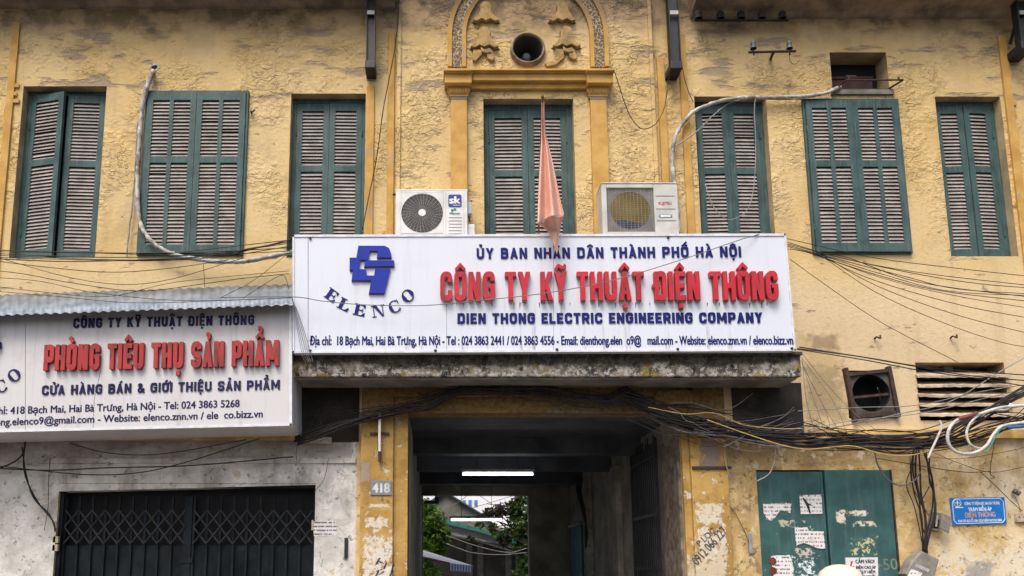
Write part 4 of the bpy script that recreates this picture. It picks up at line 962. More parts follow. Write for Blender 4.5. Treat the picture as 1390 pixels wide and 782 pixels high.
# the lower corner folds back under the hem
b0 = len(mb.v); nk = 16
for j in range(nk+1):
    t = j/nk
    for i in range(nu+1):
        s_ = i/nu; top = mb.v[nv*w_+i]
        lo = (742+16*s_**.7, 308+38*min(1, .12+1.05*s_)) if s_ < .82 else (756.5+(s_-.82)*6, 345-(s_-.82)*150)
        hx = L_[-1][0]*(1-s_)+Rt[-1][0]*s_; hy = L_[-1][1]*(1-s_)+Rt[-1][1]*s_-2.2*math.sin(s_*math.pi)+1.2*math.sin(s_*9); k9 = min(1, t*2.2); yy = top.y*(1-k9)+(FY+.20)*k9 + .012*math.sin(s_*14+t*3)*t
        mb.v.append(at(hx*(1-t)+lo[0]*t, hy*(1-t)+lo[1]*t, yy))
for j in range(nk):
    for i in range(nu): mb.f.append([b0+j*w_+i, b0+(j+1)*w_+i, b0+(j+1)*w_+i+1, b0+j*w_+i+1]); mb.m.append(0)
t = NT('sun bleached red cloth', .85, .1); c = t.mix(t.st(t.noise(2.2, 4), .3, .7), (.72, .40, .31), (.80, .51, .415)); c = t.mix(t.mul(t.st(t.xyz()[2], Z(205, FY), Z(160, FY)), .6), c, (.30, .10, .08))
M_CLOTH = t.done(c, t.noise(160, 2), .15, .002)
cl = mb.build('cloth', M_CLOTH, fl, smooth=True); sm = cl.modifiers.new('thickness', 'SOLIDIFY'); sm.thickness = .004

# ------------------------------------------------------------------ small iron and electrical things on the wall
def bracket(px, py1, w_, y, lab):
    b = thing('eaves_bracket', lab, 'bracket', at(px, py1, y), 'dark steel brackets under the eaves'); x_ = X(px, 50, y)
    mb = MB(); mb.box(x_-w_, x_-w_+.012, y-.06, y+.06, Z(py1-9, y), Z(-40, y)); mb.box(x_+w_-.012, x_+w_, y-.06, y+.06, Z(py1-9, y), Z(-40, y)); mb.box(x_-w_+.012, x_+w_-.012, y-.02, y+.04, Z(py1-9, y), Z(-40, y)); mb.build('post', M_BLACK, b)
    mb = MB(); mb.box(x_-w_-.01, x_+w_+.01, y-.07, 0, Z(py1, y), Z(py1-10, y)); mb.build('foot', M_BLACK, b, bevel=.01)
    mb = MB(); mb.box(x_-w_*.8, x_+w_*.8, y-.075, y-.061, Z(24, y), Z(19, y)); mb.build('clamp', simple('bare zinc', (.42, .42, .42), .4), b)
    mb = MB(); mb.tube([(x_, 0, Z(60)), (x_, y, Z(8, y))], .02, 6); mb.build('strut', M_BLACK, b)
bracket(503.5, 96, .065, -.20, 'dark steel bracket hanging over the pilaster strip beside the third shuttered window')
bracket(914.5, 97, .075, -.22, 'dark steel bracket hanging beside the arch near the row of soot black insulators')
bracket(1389, 70, .085, -.25, 'dark steel bracket above the end pilaster strip at the photo edge')
# insulator bar
ib = thing('insulator_bracket', 'rusty iron bar holding two grey insulators on the wall', 'bracket', at(1048, 82, 0))
mb = MB(); y = -.28; a_, b_ = at(1016, 71, y), at(1080, 69.5, y); mb.tube([a_, b_], .018, 6); p = at(1046, 80, 0); mb.tube([p, at(1050, 71, y)], .022, 6); mb.build('bar', M_RUST, ib)
for px in (1023, 1072):
    p = at(px, 70.5, y); mb = MB(); mb.tube([p-Vector((0, 0, .05)), p+Vector((0, 0, .08))], .011, 6, 1)
    mb.lathe(p+Vector((0, 0, .07)), (0, 0, 1), [(.045, -.02), (.043, .0), (.032, .035), (.038, .05), (.034, .08), (.02, .105), (0, .11)], 14, 0); mb.build('insulator', [simple('grey porcelain', (.085, .09, .083), .5, .3, 12, spec=.3), M_RUST], ib, smooth=True)
rk = thing('insulator_rack', 'row of five soot black insulators in the shade under the eaves', 'insulators', at(1005, 24, -.2))
mb = MB(); mb.box(X(944, 26, -.2), X(1070, 26, -.2), -.21, -.17, Z(27.5, -.2), Z(26, -.2)); mb.build('shelf', M_SOOT, rk)
for px in (948, 978, 1006, 1034, 1062):
    mb = MB(); mb.lathe(at(px, 26, -.2), (0, 0, 1), [(.055, 0), (.06, .03), (.045, .05), (.055, .07), (.05, .1), (.03, .125), (0, .13)], 14); mb.build('insulator', M_SOOT, rk, smooth=True)
# little rack below the small opening
wr = thing('wall_rack', 'thin rusty rack sticking out below the small opening', 'rack', at(1175, 122, 0))
mb = MB(); y = -.22; a_, b_ = at(1148, 109, y), at(1226, 108.5, y); mb.tube([a_, b_], .012, 6)
mb.tube([at(1134, 121, 0), a_], .012, 6); mb.tube([at(1205, 121.5, 0), b_], .014, 6); mb.tube([at(1134, 121, -.01), at(1212, 121.5, -.01)], .01, 6)
for px in (1152, 1220): p = at(px, 109, y); mb.tube([p, p+Vector((0, 0, .05))], .014, 6)
mb.build('rack_frame', M_RUST, wr)

def cable(name, pts, r, mat, label, cat, group=None, n=8, sides=6):
    """pts: (px, py) or (px, py, Y)"""
    sp = spline([at(p[0], p[1], p[2] if len(p) > 2 else -.1) for p in pts], n)
    if name == 'conduit': r = [r*random.choice((.86, .95, 1, 1.05, 1.22)) for _ in sp]; sp = [p+Vector((random.uniform(-.004, .004), 0, random.uniform(-.004, .004))) for p in sp]
    return MB().tube(sp, r, sides).one(name, mat, label, cat, group, smooth=True)
M_PIPE = simple('dirty white wrap', (.44, .42, .385), .7, .4, 12, dirt=(.10, .085, .07), dirtamt=.85, bump=.4); M_GREYP = simple('grey conduit', (.27, .27, .27), .6, .3, 8, dirt=(.12, .11, .1), dirtamt=.6)
cable('conduit', [(209, 95, .05), (206, 101, -.08), (200, 118, -.1), (194, 140, -.08), (191, 170, -.07), (188.5, 205, -.07), (186.5, 250, -.08), (188, 290, -.12), (196, 315, -.14), (212, 333, -.14), (238, 346, -.14), (262, 351, -.15), (292, 355, -.15), (330, 355, -.16), (360, 350, -.18), (398, 342, -.2)], .030, M_PIPE, 'dirty wrapped pipe curving past the wide shutters from a hole in the stucco', 'pipe', sides=8)
cable('conduit', [(186, 165, -.05), (184, 220, -.05), (180, 275, -.05), (174.5, 320, -.06), (172, 350, -.06)], .010, M_GREYP, 'thin grey tube running down beside the wrapped pipe', 'pipe')
mb = MB(); h = at(210, 92, 0)
random.seed(5)
ring = [(h.x+math.cos(k*.7)*(.075+random.uniform(-.02, .02)), h.z+math.sin(k*.7)*(.065+random.uniform(-.02, .02))) for k in range(9)]
mb.prism(ring, -.006, .02, 0); mb.prism([(h.x+(x-h.x)*.55, h.z+(z-h.z)*.5) for x, z in ring], -.009, .02, 1); mb.build('pipe_hole', [simple('broken plaster', (.50, .44, .36), .9, .3, 20, bump=1), M_VOID], house)
cable('conduit', [(1140, 118, -.03), (1132, 122, -.08), (1118, 127, -.1), (1090, 131, -.1), (1040, 132.5, -.1), (1000, 133.5, -.1), (965, 141, -.1), (940, 153, -.1), (922, 175, -.1), (914.5, 195, -.09), (912.5, 215, -.09), (914, 240, -.1), (917, 262, -.14), (920, 285, -.3), (921, 318, -.4)], .028, M_PIPE, 'wrapped pale pipe arching over the shutters to the cream outdoor unit', 'pipe', sides=8)
cable('conduit', [(1130, 134, -.04), (1060, 135, -.05), (1000, 137, -.05), (970, 155, -.08), (950, 175, -.1), (930, 190, -.1), (914, 200, -.1)], .009, M_GREYP, 'thin grey tube strapped under the arching pale pipe', 'pipe')

# tube lamps
M_TUBE = bpy.data.materials.new('lit tube'); M_TUBE.use_nodes = True
e_ = M_TUBE.node_tree.nodes['Principled BSDF']; e_.inputs['Emission Color'].default_value = (.93, .97, 1, 1); e_.inputs['Emission Strength'].default_value = 8
def tube_lamp(px0, px1, py, Y, lab):
    a_, b_ = at(px0, py, Y), at(px1, py, Y); t_ = thing('tube_lamp', lab, 'lamp', a_.lerp(b_, .5))
    MB().tube([a_, b_], .022, 10).build('tube', M_TUBE, t_); mb = MB(); mb.box(a_.x-.03, b_.x+.03, Y-.03, Y+.03, a_.z+.033, a_.z+.08); mb.box(a_.x-.03, a_.x-.001, Y-.03, Y+.03, a_.z-.03, a_.z+.033); mb.box(b_.x+.001, b_.x+.03, Y-.03, Y+.03, a_.z-.03, a_.z+.033); mb.build('batten', simple('lamp batten', (.3, .3, .3), .5), t_)
    mb = MB()
    for k in (.2, .8): p = a_.lerp(b_, k); mb.tube([(p.x, Y, p.z+.08), (p.x, Y, passT+.01)], .006, 5)
    mb.build('hanger', M_BLACK, t_)
tube_lamp(628.5, 723, 643.5, 2.75, 'lit fluorescent tube hanging across the middle of the passage')
tube_lamp(612.5, 681, 705.5, 7.6, 'lit fluorescent tube hanging lower at the far end of the passage')
t_ = thing('tube_lamp', 'unlit upright fluorescent tube on the ochre pillar above the house number', 'lamp', at(515, 628, -.2))
mb = MB(); mb.tube([at(515.3, 613, -.21), at(515.3, 559, -.21)], .019, 10); mb.build('tube', simple('dead tube glass', (.80, .76, .66), .25, .08, spec=.5), t_)
mb = MB(); mb.box(X(513, 590, -.2), X(514.2, 590, -.2), -.20, -.15, Z(614, -.2), Z(560, -.2)); mb.box(X(513.5, 620, -.2), X(517, 620, -.2), -.23, -.15, Z(626, -.2), Z(613, -.2)); mb.box(X(502, 588, -.2), X(528, 588, -.2), -.165, -.13, Z(589.2, -.2), Z(586.2, -.2)); mb.build('holder', M_RUST, t_)

# house number
np_ = thing('number_plate', 'small grey plate with a pale house number on the ochre pillar', 'number plate', at(517, 671, -.14))
mb = MB(); quad_board(mb, [(503, 652.5), (531.5, 652.5), (531.5, 672), (503, 672)], -.148, -.13); mb.build('plate', simple('grey enamel', (.19, .22, .235), .5, .15, 20), np_, bevel=.004)
mb = MB(); small_text('418', (506, 668.6), (528.5, 668.6), 12.3, -.1485, mb, .05)
for px, w2 in ((507.5, 3), (513.3, 3)): pass
mb.build('numerals', simple('pale numerals', (.55, .58, .55), .5), np_)

# blue sign on the right, hung askew
b0_ = [(1290, 675.8), (1363.5, 674.8), (1367, 711), (1293.5, 713)]
bs = thing('sign_plate', 'small bright blue enamel sign with pale lettering hung askew on the ochre wall', 'sign', at(1329, 713, -.03))
def lerp2(u, v):
    a_, b_, c_, d_ = b0_; t0 = (a_[0]+(b_[0]-a_[0])*u, a_[1]+(b_[1]-a_[1])*u); t1 = (d_[0]+(c_[0]-d_[0])*u, d_[1]+(c_[1]-d_[1])*u); return (t0[0]+(t1[0]-t0[0])*v, t0[1]+(t1[1]-t0[1])*v)
mb = MB(); quad_board(mb, b0_, -.025, -.006); mb.build('plate', simple('bright blue enamel', (.010, .165, .52), .4, .15, 5), bs, bevel=.003)
mb = MB(); fr_ = [lerp2(*q) for q in ((.08, .05), (.92, .05), (.97, .17), (.97, .83), (.92, .95), (.08, .95), (.03, .83), (.03, .17))]
for i in range(8):
    a_, b_ = at(*fr_[i], -.026), at(*fr_[(i+1) % 8], -.026); mb.tube([a_, b_], .0045, 4)
for s_, u0, u1, v, cp in (('CÔNG TY ĐIỆN LỰC HAI BÀ TRƯNG', .25, .90, .27, 3.6), ('TRẠM BIẾN ÁP', .31, .74, .50, 4.6), ('KHI CÓ SỰ CỐ XIN GỌI ĐIỆN 04.2222.2000', .11, .91, .90, 3.2)):
    small_text(s_, lerp2(u0, v), lerp2(u1, v), cp, -.0262, mb, .04)
e0 = at(*lerp2(.12, .19), -.026); mb.tube([(e0.x+.05*math.cos(k*math.pi/8), -.026, e0.z+.05*math.sin(k*math.pi/8)) for k in range(17)], .004, 4); mb.box(e0.x-.035, e0.x+.035, -.029, -.024, e0.z-.004, e0.z+.004); mb.box(e0.x-.004, e0.x+.004, -.0295, -.024, e0.z-.035, e0.z+.035)
mb.box(X(lerp2(.05, .35)[0], 690), X(lerp2(.20, .35)[0], 690), -.0275, -.024, Z(lerp2(0, .375)[1]), Z(lerp2(0, .34)[1]))
mb.build('lettering', simple('sign white', (.72, .78, .82), .5, .1), bs)
mb = MB(); small_text('ĐIỆN THÔNG', lerp2(.24, .735), lerp2(.80, .72), 6.2, -.0264, mb, .07); mb.build('lettering', simple('faded pink lettering', (.42, .32, .34), .6, .2), bs)

# warning plate on the door
wp = thing('sign_plate', 'white danger plate with a red lightning flash on the steel door', 'sign', at(1170, 800, -.06))
mb = MB(); quad_board(mb, [(1148, 757), (1191.5, 756.5), (1193, 803), (1149.5, 803.5)], -.052, -.03); mb.build('plate', simple('plate white', (.66, .65, .67), .45, .12, 8, dirt=(.40, .36, .33), dirtamt=.5), wp)
mb = MB(); mb.prism([(at(x, y, -.053).x, at(x, y, -.053).z) for x, y in ((1155, 762), (1158, 761.5), (1155.5, 769), (1159.5, 768.5), (1156.5, 774), (1158, 774), (1156, 780), (1154.3, 775), (1155.8, 775), (1157, 771), (1153, 771.5))], -.054, -.0515); mb.build('flash', simple('warning red', (.42, .03, .05), .5), wp)
mb = MB()
for s_, x0, x1, y, cp in (('CẤM VÀO!', 1161.5, 1187, 764.8, 4.8), ('ĐIỆN CAO ÁP', 1162, 1189, 772.4, 3.9), ('NGUY HIỂM', 1164, 1188, 778.6, 3.9), ('CHẾT NGƯỜI', 1164, 1188, 785, 3.9)): small_text(s_, (x0, y), (x1, y-.3), cp, -.0535, mb, .05)
mb.build('lettering', simple('warning black', (.03, .03, .035), .6), wp)

# torn paper notices
def flyer_mat(name, dens):
    t = NT(name, .85, .1); o = t.xyz()
    rows = t.st(t.m('SINE', t.mul(o[2], 2*math.pi/.052)), .0, .35); ink = t.st(t.noise(34, 3, t.map((1.6, 1, .35))), .50-dens, .54)
    c = t.mix(t.mul(rows, ink, .85), (.66, .64, .63), (.07, .065, .075)); c = t.mix(t.mul(t.st(t.noise(9, 6), .52, .66), .5), c, (.42, .38, .34))
    return t.done(c)
M_FLY, M_FLY2 = flyer_mat('printed notice', .0), flyer_mat('printed notice bold', .05)
def flyer(pts, y, mat, label, rag=.0, group=None):
    P_ = []; random.seed(len(pts)*7+int(pts[0][0]))
    for i in range(len(pts)):
        a_, b_ = pts[i], pts[(i+1) % len(pts)]; n = max(1, int(math.hypot(b_[0]-a_[0], b_[1]-a_[1])/2.0)) if rag else 1
        for k in range(n): P_.append((a_[0]+(b_[0]-a_[0])*k/n+random.uniform(-rag, rag), a_[1]+(b_[1]-a_[1])*k/n+random.uniform(-rag, rag)))
    mb = MB(); mb.prism([(at(*p, y).x, at(*p, y).z) for p in P_], y, y+.002); return mb.one('flyer', mat, label, 'flyer', group)
yl = .0085
flyer([(1036, 684.5), (1062, 682.5), (1074, 683), (1073, 697), (1067, 694), (1060, 692), (1056, 697), (1052, 702), (1048, 707), (1041, 705), (1037, 696)], yl-.003, M_FLY2, 'torn white notice at the top of the steel door beside the ochre jamb', .6)
flyer([(1085, 672), (1115, 671.5), (1116.5, 697.5), (1087, 698)], yl-.010, M_FLY, 'square white notice crossed by a black tear on the steel door', .1)
flyer([(1089, 676), (1091, 675.5), (1097, 683), (1104, 686.5), (1098, 686), (1101, 697), (1099, 697), (1094, 685)], yl-.0125, M_BLACK, 'black tear mark across the square white notice', .1)
flyer([(1079, 716.5), (1096, 715.5), (1098, 721), (1118, 721.5), (1120, 744.5), (1108, 744), (1098, 739), (1090, 737), (1081, 741)], yl-.010, M_FLY2, 'white notice with bold lines below the square one on the steel door', .5)
flyer([(1046, 755), (1072, 753.5), (1076, 764), (1078, 800), (1052, 800), (1049, 770)], yl-.003, M_FLY, 'peeling white poster low on the steel door beside the danger plate', .7)
mb = MB()
for k, (px, py) in enumerate(((1049, 762), (1049.5, 775))): mb.lathe(at(px, py, yl-.0035), (0, -1, 0), [(0, .002), (.05, .0018), (.052, 0)], 16)
mb.build('scrape_mark', simple('dried red brown', (.14, .03, .025), .8), house)
flyer([(425, 708), (456, 707), (457, 727), (426, 728)], -.004, flyer_mat('faint notice', -.08), 'faint printed notice on the whitewashed wall between gate and pillar', .2)

# boxes
def boxat(mb, pts, y0, y1, m=0): mb.prism([(at(*p, y0).x, at(*p, y0).z) for p in pts], y0, y1, m)
M_BOXG = simple('dusty grey plastic', (.22, .205, .18), .6, .25, 7, dirt=(.11, .095, .08), dirtamt=.6)
eb = thing('junction_box', 'open grey junction box with its lid hanging out beside the blue sign', 'junction box', at(1272, 722, -.05))
mb = MB(); boxat(mb, [(1265, 695.5), (1278, 696), (1275.5, 721.5), (1262, 718.5)], -.07, 0, 0); boxat(mb, [(1266, 705), (1275.5, 705.5), (1274, 717.5), (1264.5, 716.5)], -.074, -.069, 1); boxat(mb, [(1271, 700), (1274, 700), (1272, 715), (1270, 715)], -.085, -.073, 2); mb.build('case', [M_BOXG, M_VOID, simple('breaker white', (.5, .48, .45), .5)], eb, bevel=.006)
mb = MB(); boxat(mb, [(1279.5, 696.5), (1292.5, 702), (1288.5, 724), (1276.5, 717)], -.16, -.135); mb.build('lid', M_BOXG, eb, bevel=.006)
eb = thing('meter_box', 'tilted grey meter box with a white paper label below the vertical cables', 'meter box', at(1252, 800, -.06))
c_ = [(1251, 747.5), (1275.5, 759), (1271, 776), (1262, 795), (1229, 780), (1238, 762)]
mb = MB(); boxat(mb, c_, -.20, 0); mb.build('case', M_BOXG, eb, bevel=.02, seg=3)
mb = MB(); boxat(mb, [(1237, 772), (1252, 778), (1246, 790), (1231, 783)], -.203, -.199, 0); boxat(mb, [(1244, 765), (1262, 773), (1260, 777), (1242, 769)], -.203, -.199, 1); mb.build('paper_label', [M_FLY, simple('grey label', (.38, .38, .38), .6)], eb)
eb = thing('switch_box', 'small cream switch box at the photo edge past the blue sign', 'switch', at(1390, 710, -.03))
mb = MB(); boxat(mb, [(1380, 697), (1402, 696.5), (1402, 708), (1380.5, 708.5)], -.05, 0); mb.build('case', simple('cream plastic', (.44, .37, .26), .55), eb, bevel=.004)
mb = MB()
for px in (1384, 1390): mb.lathe(at(px, 702, -.051), (0, -1, 0), [(0, .003), (.01, .002), (.01, 0)], 8)
mb.build('socket_hole', M_BLACK, eb)
lh = thing('lamp_holder', 'small metal lamp holder on a wire above the cream switch box', 'lamp holder', at(1380, 672, -.04))
mb = MB(); mb.lathe(at(1377, 667, -.05), (.7, -.3, -.5), [(.0, -.02), (.03, -.02), (.034, .03), (.026, .035), (.034, .045), (.03, .07), (.0, .06)], 14); mb.build('holder', simple('tarnished metal', (.13, .115, .09), .4, .3, metal=.6), lh, smooth=True)
# small stuff stuck to the walls
for px, py, lab in ((470, 744, 'short dark iron bar fixed to the whitewashed wall beside the ochre pillar'), (1018, 738, 'short grey metal strip stuck to the ochre wall beside the steel door')):
    mb = MB(); mb.box(X(px-2.4, py), X(px+2.4, py), -.03, -.001, Z(py+14), Z(py-14)); mb.one('metal_strip', M_BLACK if px < 500 else simple('dull zinc', (.24, .25, .26), .5), lab, 'metal strip', bevel=.008)
for px, py, lab in ((1187, 460, 'rusty hook in the wall above the crooked fan opening'), (1290, 459, 'bent metal hook in the wall above the louvred vent'), (342, 155, 'dark shutter catch beside the wide shutters near the third window')):
    p = at(px, py, 0); mb = MB(); mb.tube(spline([p, p+Vector((.0, -.06, .01)), p+Vector((.03, -.09, -.02)), p+Vector((.05, -.06, .03))], 5), .012, 6); mb.one('wall_hook', M_RUST, lab, 'hook')
# ------------------------------------------------------------------ cables
M_CAB = simple('black cable', (.014, .013, .014), .55, .3, 20, spec=.35); M_CABB = simple('brown black cable', (.024, .018, .017), .6, .4, 20)
M_CABW = simple('pale cable', (.50, .48, .45), .5, .25, 15, dirt=(.2, .17, .15), dirtamt=.5); M_CABY = simple('yellowed cable', (.42, .30, .10), .6, .3, 12); M_CABG = simple('grey cable', (.16, .15, .15), .55, .3, 12); M_CABT = simple('teal cable', (.03, .28, .24), .5, .2, 9)
def wires(name, sets, mat, label, group, r=.005, Y=-.3, jit=0.0):
    for k, pts in enumerate(sets):
        pts = [(p[0]+random.uniform(-jit, jit), p[1]+random.uniform(-jit, jit), (p[2] if len(p) > 2 else Y)+random.uniform(-.02, .02)) for p in pts]
        cable(name, pts, r*random.uniform(.75, 1.2), mat, label, 'wire', group, 7, 5)
random.seed(21)
def loosewire(x0, y0, x1, y1, sag):
    return [(x0+(x1-x0)*k/6, y0+(y1-y0)*k/6+sag*math.sin(math.pi*k/6)+(random.uniform(-3, 3) if 0 < k < 6 else 0)) for k in range(7)]
wires('wire', [[(-40, 338), (100, 343), (250, 343), (396, 337)], [(-40, 341), (120, 344), (260, 346), (396, 341)], [(-40, 345), (110, 352), (240, 352), (330, 340), (396, 330)], [(-40, 348), (90, 352), (200, 354), (300, 348), (396, 334)],
               [(-40, 343), (140, 349), (280, 345), (396, 328)], [(-40, 350), (80, 354), (190, 353), (290, 346), (396, 327)], [(300, 349), (350, 336), (396, 325)], [(230, 345), (320, 334), (396, 326)]], M_CAB,
      'black cable running under the two shuttered windows beside the grey conduit', 'black cables below the first two windows', .0065, -.35, .8)
wires('wire', [[(-40, 338), (20, 356), (100, 378), (170, 386), (235, 378), (330, 350)], [(-40, 350), (60, 362), (150, 369), (230, 364), (310, 353)], [(-40, 364), (30, 372), (100, 384), (190, 395), (280, 385), (330, 378), (392, 372)],
               [(-40, 384), (60, 397), (150, 402), (240, 383), (392, 368)], [(-40, 375), (50, 381), (130, 397), (250, 408), (396, 404)], [(-40, 392), (80, 403), (180, 411), (300, 408), (396, 404)]], M_CABB,
      'thin brown wire sagging across the wall above the corrugated awning', 'brown wires sagging above the awning', .0042, -1.08, .5)
wires('wire', [[(300, 404), (345, 380), (396, 340)], [(330, 405), (365, 382), (385, 374), (392, 392)], [(276, 358), (278, 390)]], M_CABB, 'short loose wire end dangling above the awning corner', 'loose ends above the awning', .0035, -1.05)
cable('wire', [(300, 404, -1.05), (396, 403, -.95), (440, 409, -.95), (500, 414, -.95), (580, 414.5, -.96), (660, 407, -.96), (740, 398, -.96), (830, 381, -.95), (930, 351, -.93), (1000, 327, -.92), (1038, 316, -.8)], .0055, M_CABG, 'single dark wire sagging right across the long white sign', 'wire')
wires('wire', [[(396, 398+2*k), (400+k, 424), (404+2.4*k, 450), (410+3.0*k, 482), (416+2.2*k, 492)] for k in range(5)], M_CABG, 'thin wire slanting down the edge of the long white sign', 'thin wires down the sign edge', .0035, -.90, .6)
fan = [[(1068, 324), (1180, 349), (1290, 363), (1420, 378)], [(1069, 329), (1150, 352), (1260, 372), (1420, 390)], [(1069, 331), (1140, 350), (1240, 371), (1330, 385), (1420, 392)], [(1069, 333), (1130, 350), (1230, 376), (1300, 392), (1420, 400)],
       [(1069, 335), (1120, 348), (1200, 373), (1290, 395), (1420, 402)], [(1090, 341), (1190, 373), (1280, 395), (1420, 411)], [(1100, 343), (1200, 378), (1300, 402), (1420, 422)], [(1105, 343), (1180, 378), (1300, 413), (1420, 436)],
       [(1110, 343), (1190, 388), (1300, 428), (1420, 458)], [(1112, 345), (1190, 397), (1290, 442), (1376, 468), (1420, 467)], [(1072, 352), (1130, 393), (1200, 440), (1300, 492)], [(1072, 338), (1110, 345), (1150, 350), (1250, 384), (1420, 406)]]
wires('wire', fan, M_CABB, 'thin dark wire fanning out over the ochre wall from the long sign', 'wires fanning out from the sign', .0046, -.55, .5)
wires('wire', [[(1082, 473, -.68), (1160, 483, -.9), (1240, 497, -.7), (1310, 509, -.6), (1420, 519, -.5)], [(1082, 474, -.68), (1170, 488, -.9), (1250, 503, -.7), (1330, 514, -.6), (1420, 529, -.5)], [(1085, 471, -.68), (1180, 486, -.9), (1270, 500, -.7), (1420, 511, -.5)]], M_CAB,
      'dark cable crossing the top of the louvred vent from the canopy corner', 'dark cables across the louvred vent', .0075, -.6)
wires('wire', [[(1420, 470), (1360, 503), (1290, 545), (1220, 562), (1160, 575), (1080, 590)], [(1420, 518), (1330, 532), (1245, 550), (1170, 553), (1083, 558)], [(1420, 521), (1340, 540), (1250, 561), (1150, 572), (1090, 585)]], M_GREYP, 'dusty brown cord rising across the louvred vent blades', 'dusty cords across the louvred vent', .007, -.45)
wires('wire', [[(1086, 478), (1120, 518), (1160, 560), (1205, 596)], [(1088, 490), (1100, 530), (1115, 570), (1125, 596)], [(1088, 492), (1110, 540), (1140, 590)], [(1090, 488), (1094, 540), (1106, 590)], [(1086, 482), (1130, 545), (1150, 590)], [(1092, 500), (1120, 556), (1128, 590)], [(1150, 568), (1200, 598)]], M_CABG,
      'hair thin wire hanging from the canopy corner towards the thick cables', 'thin wires hanging from the canopy corner', .0032, -.7, 1.5)
# the heavy bundle under the canopy
left_path = [(405, 598, -.25), (450, 582, -.25), (490, 570, -.25), (540, 557, -.25), (580, 549, -.25), (615, 534, -.25), (650, 527.5, -.25), (700, 529, -.25), (750, 532, -.25), (790, 538, -.25), (825, 541, -.25), (848, 533, -.25), (872, 545, -.25), (900, 562, -.28)]
def along(path, k, spread, ph):
    out = []
    for i, p in enumerate(path):
        s_ = spread*(.55+.75*abs(math.sin(i*.9+1.1)))
        out.append((p[0]+random.uniform(-2, 2), p[1]+s_*math.sin(k*2.4+i*.55+ph), p[2]+.035*math.cos(k*2.4+i*.55+ph)+random.uniform(-.01, .01)))
    return out
for k in range(10): cable('cable', along(left_path, k, 5.5, 0), random.uniform(.006, .0115), [M_CAB, M_CABB][k % 2], 'black cable in the drooping bundle over the passage entrance', 'cable', 'bundle over the passage entrance', 6, 6)
right_path = [(848, 534, -.27), (872, 546, -.28), (900, 563, -.3), (930, 572, -.33), (965, 578, -.36), (1000, 583, -.4), (1040, 590, -.42), (1085, 597, -.42), (1130, 597, -.42), (1180, 596, -.42), (1230, 598, -.42), (1280, 592, -.45), (1330, 566, -.5), (1365, 545, -.55), (1420, 515, -.6)]
for k in range(13): cable('cable', along(right_path, k, 7.5, 1), random.uniform(.006, .012), [M_CAB, M_CABB][k % 2], 'black cable in the thick bundle from the canopy towards the looped white cables', 'cable', 'bundle towards the white loops', 6, 6)
rp2 = [(880, 560, -.3), (930, 580, -.33), (980, 588, -.35), (1040, 600, -.38), (1100, 603, -.38), (1160, 605, -.38), (1230, 606, -.38), (1300, 598, -.4), (1345, 582, -.42), (1420, 564, -.45)]
for k in range(7): cable('cable', along(rp2, k, 6, 2), random.uniform(.007, .012), [M_CAB, M_CABB, M_CABG][k % 3], 'dark cable slung below the ledge above the steel door', 'cable', 'cables below the ledge', 6, 6)
wires('wire', [loosewire(random.uniform(850, 900), random.uniform(535, 570), random.uniform(960, 1080), random.uniform(565, 605), random.uniform(-4, 18)) for _ in range(34)], M_CABB,
      'loose strand of the wire tangle beside the iron gate', 'tangle of loose strands', .0055, -.32)
wires('wire', [[(405+random.uniform(-5, 40), 560+random.uniform(0, 40)), (450+random.uniform(-10, 20), 570+random.uniform(-20, 25)), (500+random.uniform(-10, 20), 565+random.uniform(-12, 8)), (560, 550+random.uniform(-5, 5))] for _ in range(10)], M_CABB,
      'loose strand in the sooty corner beside the shop sign', 'loose strands in the sooty corner', .0045, -.22)
wires('wire', [loosewire(random.uniform(930, 985), random.uniform(560, 590), random.uniform(1065, 1120), random.uniform(555, 605), random.uniform(4, 26)) for _ in range(14)], M_CABG,
      'loose grey strand of wire before the sooty wall patch beside the canopy corner', 'tangle before the sooty patch', .0034, -.38)
wires('wire', [[(1090+random.uniform(-20, 20), 575+random.uniform(-10, 30)), (1160+random.uniform(-20, 20), 590+random.uniform(-14, 20)), (1240+random.uniform(-20, 20), 596+random.uniform(-12, 22)), (1330, 575+random.uniform(-16, 26)), (1420, 540+random.uniform(-20, 40))] for _ in range(9)], M_CABB,
      'thin stray wire following the thick bundle along the ledge', 'stray wires along the ledge', .006, -.44)
wires('wire', [[(560+random.uniform(-10, 10), 540+random.uniform(-8, 12)), (640+random.uniform(-20, 20), 530+random.uniform(-10, 14)), (720+random.uniform(-20, 20), 534+random.uniform(-10, 14)), (800+random.uniform(-20, 20), 540+random.uniform(-8, 14)), (870, 545+random.uniform(-8, 16))] for _ in range(8)], M_CABB,
      'thin stray wire beside the drooping bundle over the entrance', 'stray wires over the entrance', .006, -.24)
wires('wire', [[(700+30*k, 533), (710+32*k, 540+4*(k % 3)), (735+32*k, 553+5*(k % 2))] for k in range(5)], M_CAB, 'stray black wire end poking from the bundle over the entrance', 'stray ends over the entrance', .005, -.24)
wires('wire', [[(908, 548), (935, 546), (955, 551), (975, 557), (995, 553), (1010, 543), (1022, 534)], [(908, 553), (922, 560), (930, 570), (942, 574)], [(1078, 552), (1060, 568), (1030, 580), (1000, 598), (982, 607)], [(1079, 556), (1050, 573), (1020, 585), (1005, 592)], [(1020, 577), (1000, 573), (1024, 570), (1070, 562)]], M_CABG,
      'pale grey wire curling through the tangle under the canopy', 'pale grey wires in the tangle', .0042, -.42)
cable('cable', [(880, 553, -.44), (930, 562, -.44), (970, 561, -.44), (1010, 577, -.44), (1060, 582, -.44), (1100, 582, -.44), (1150, 585, -.44)], .006, M_CABY, 'thin yellowed cable through the tangle under the canopy', 'cable')
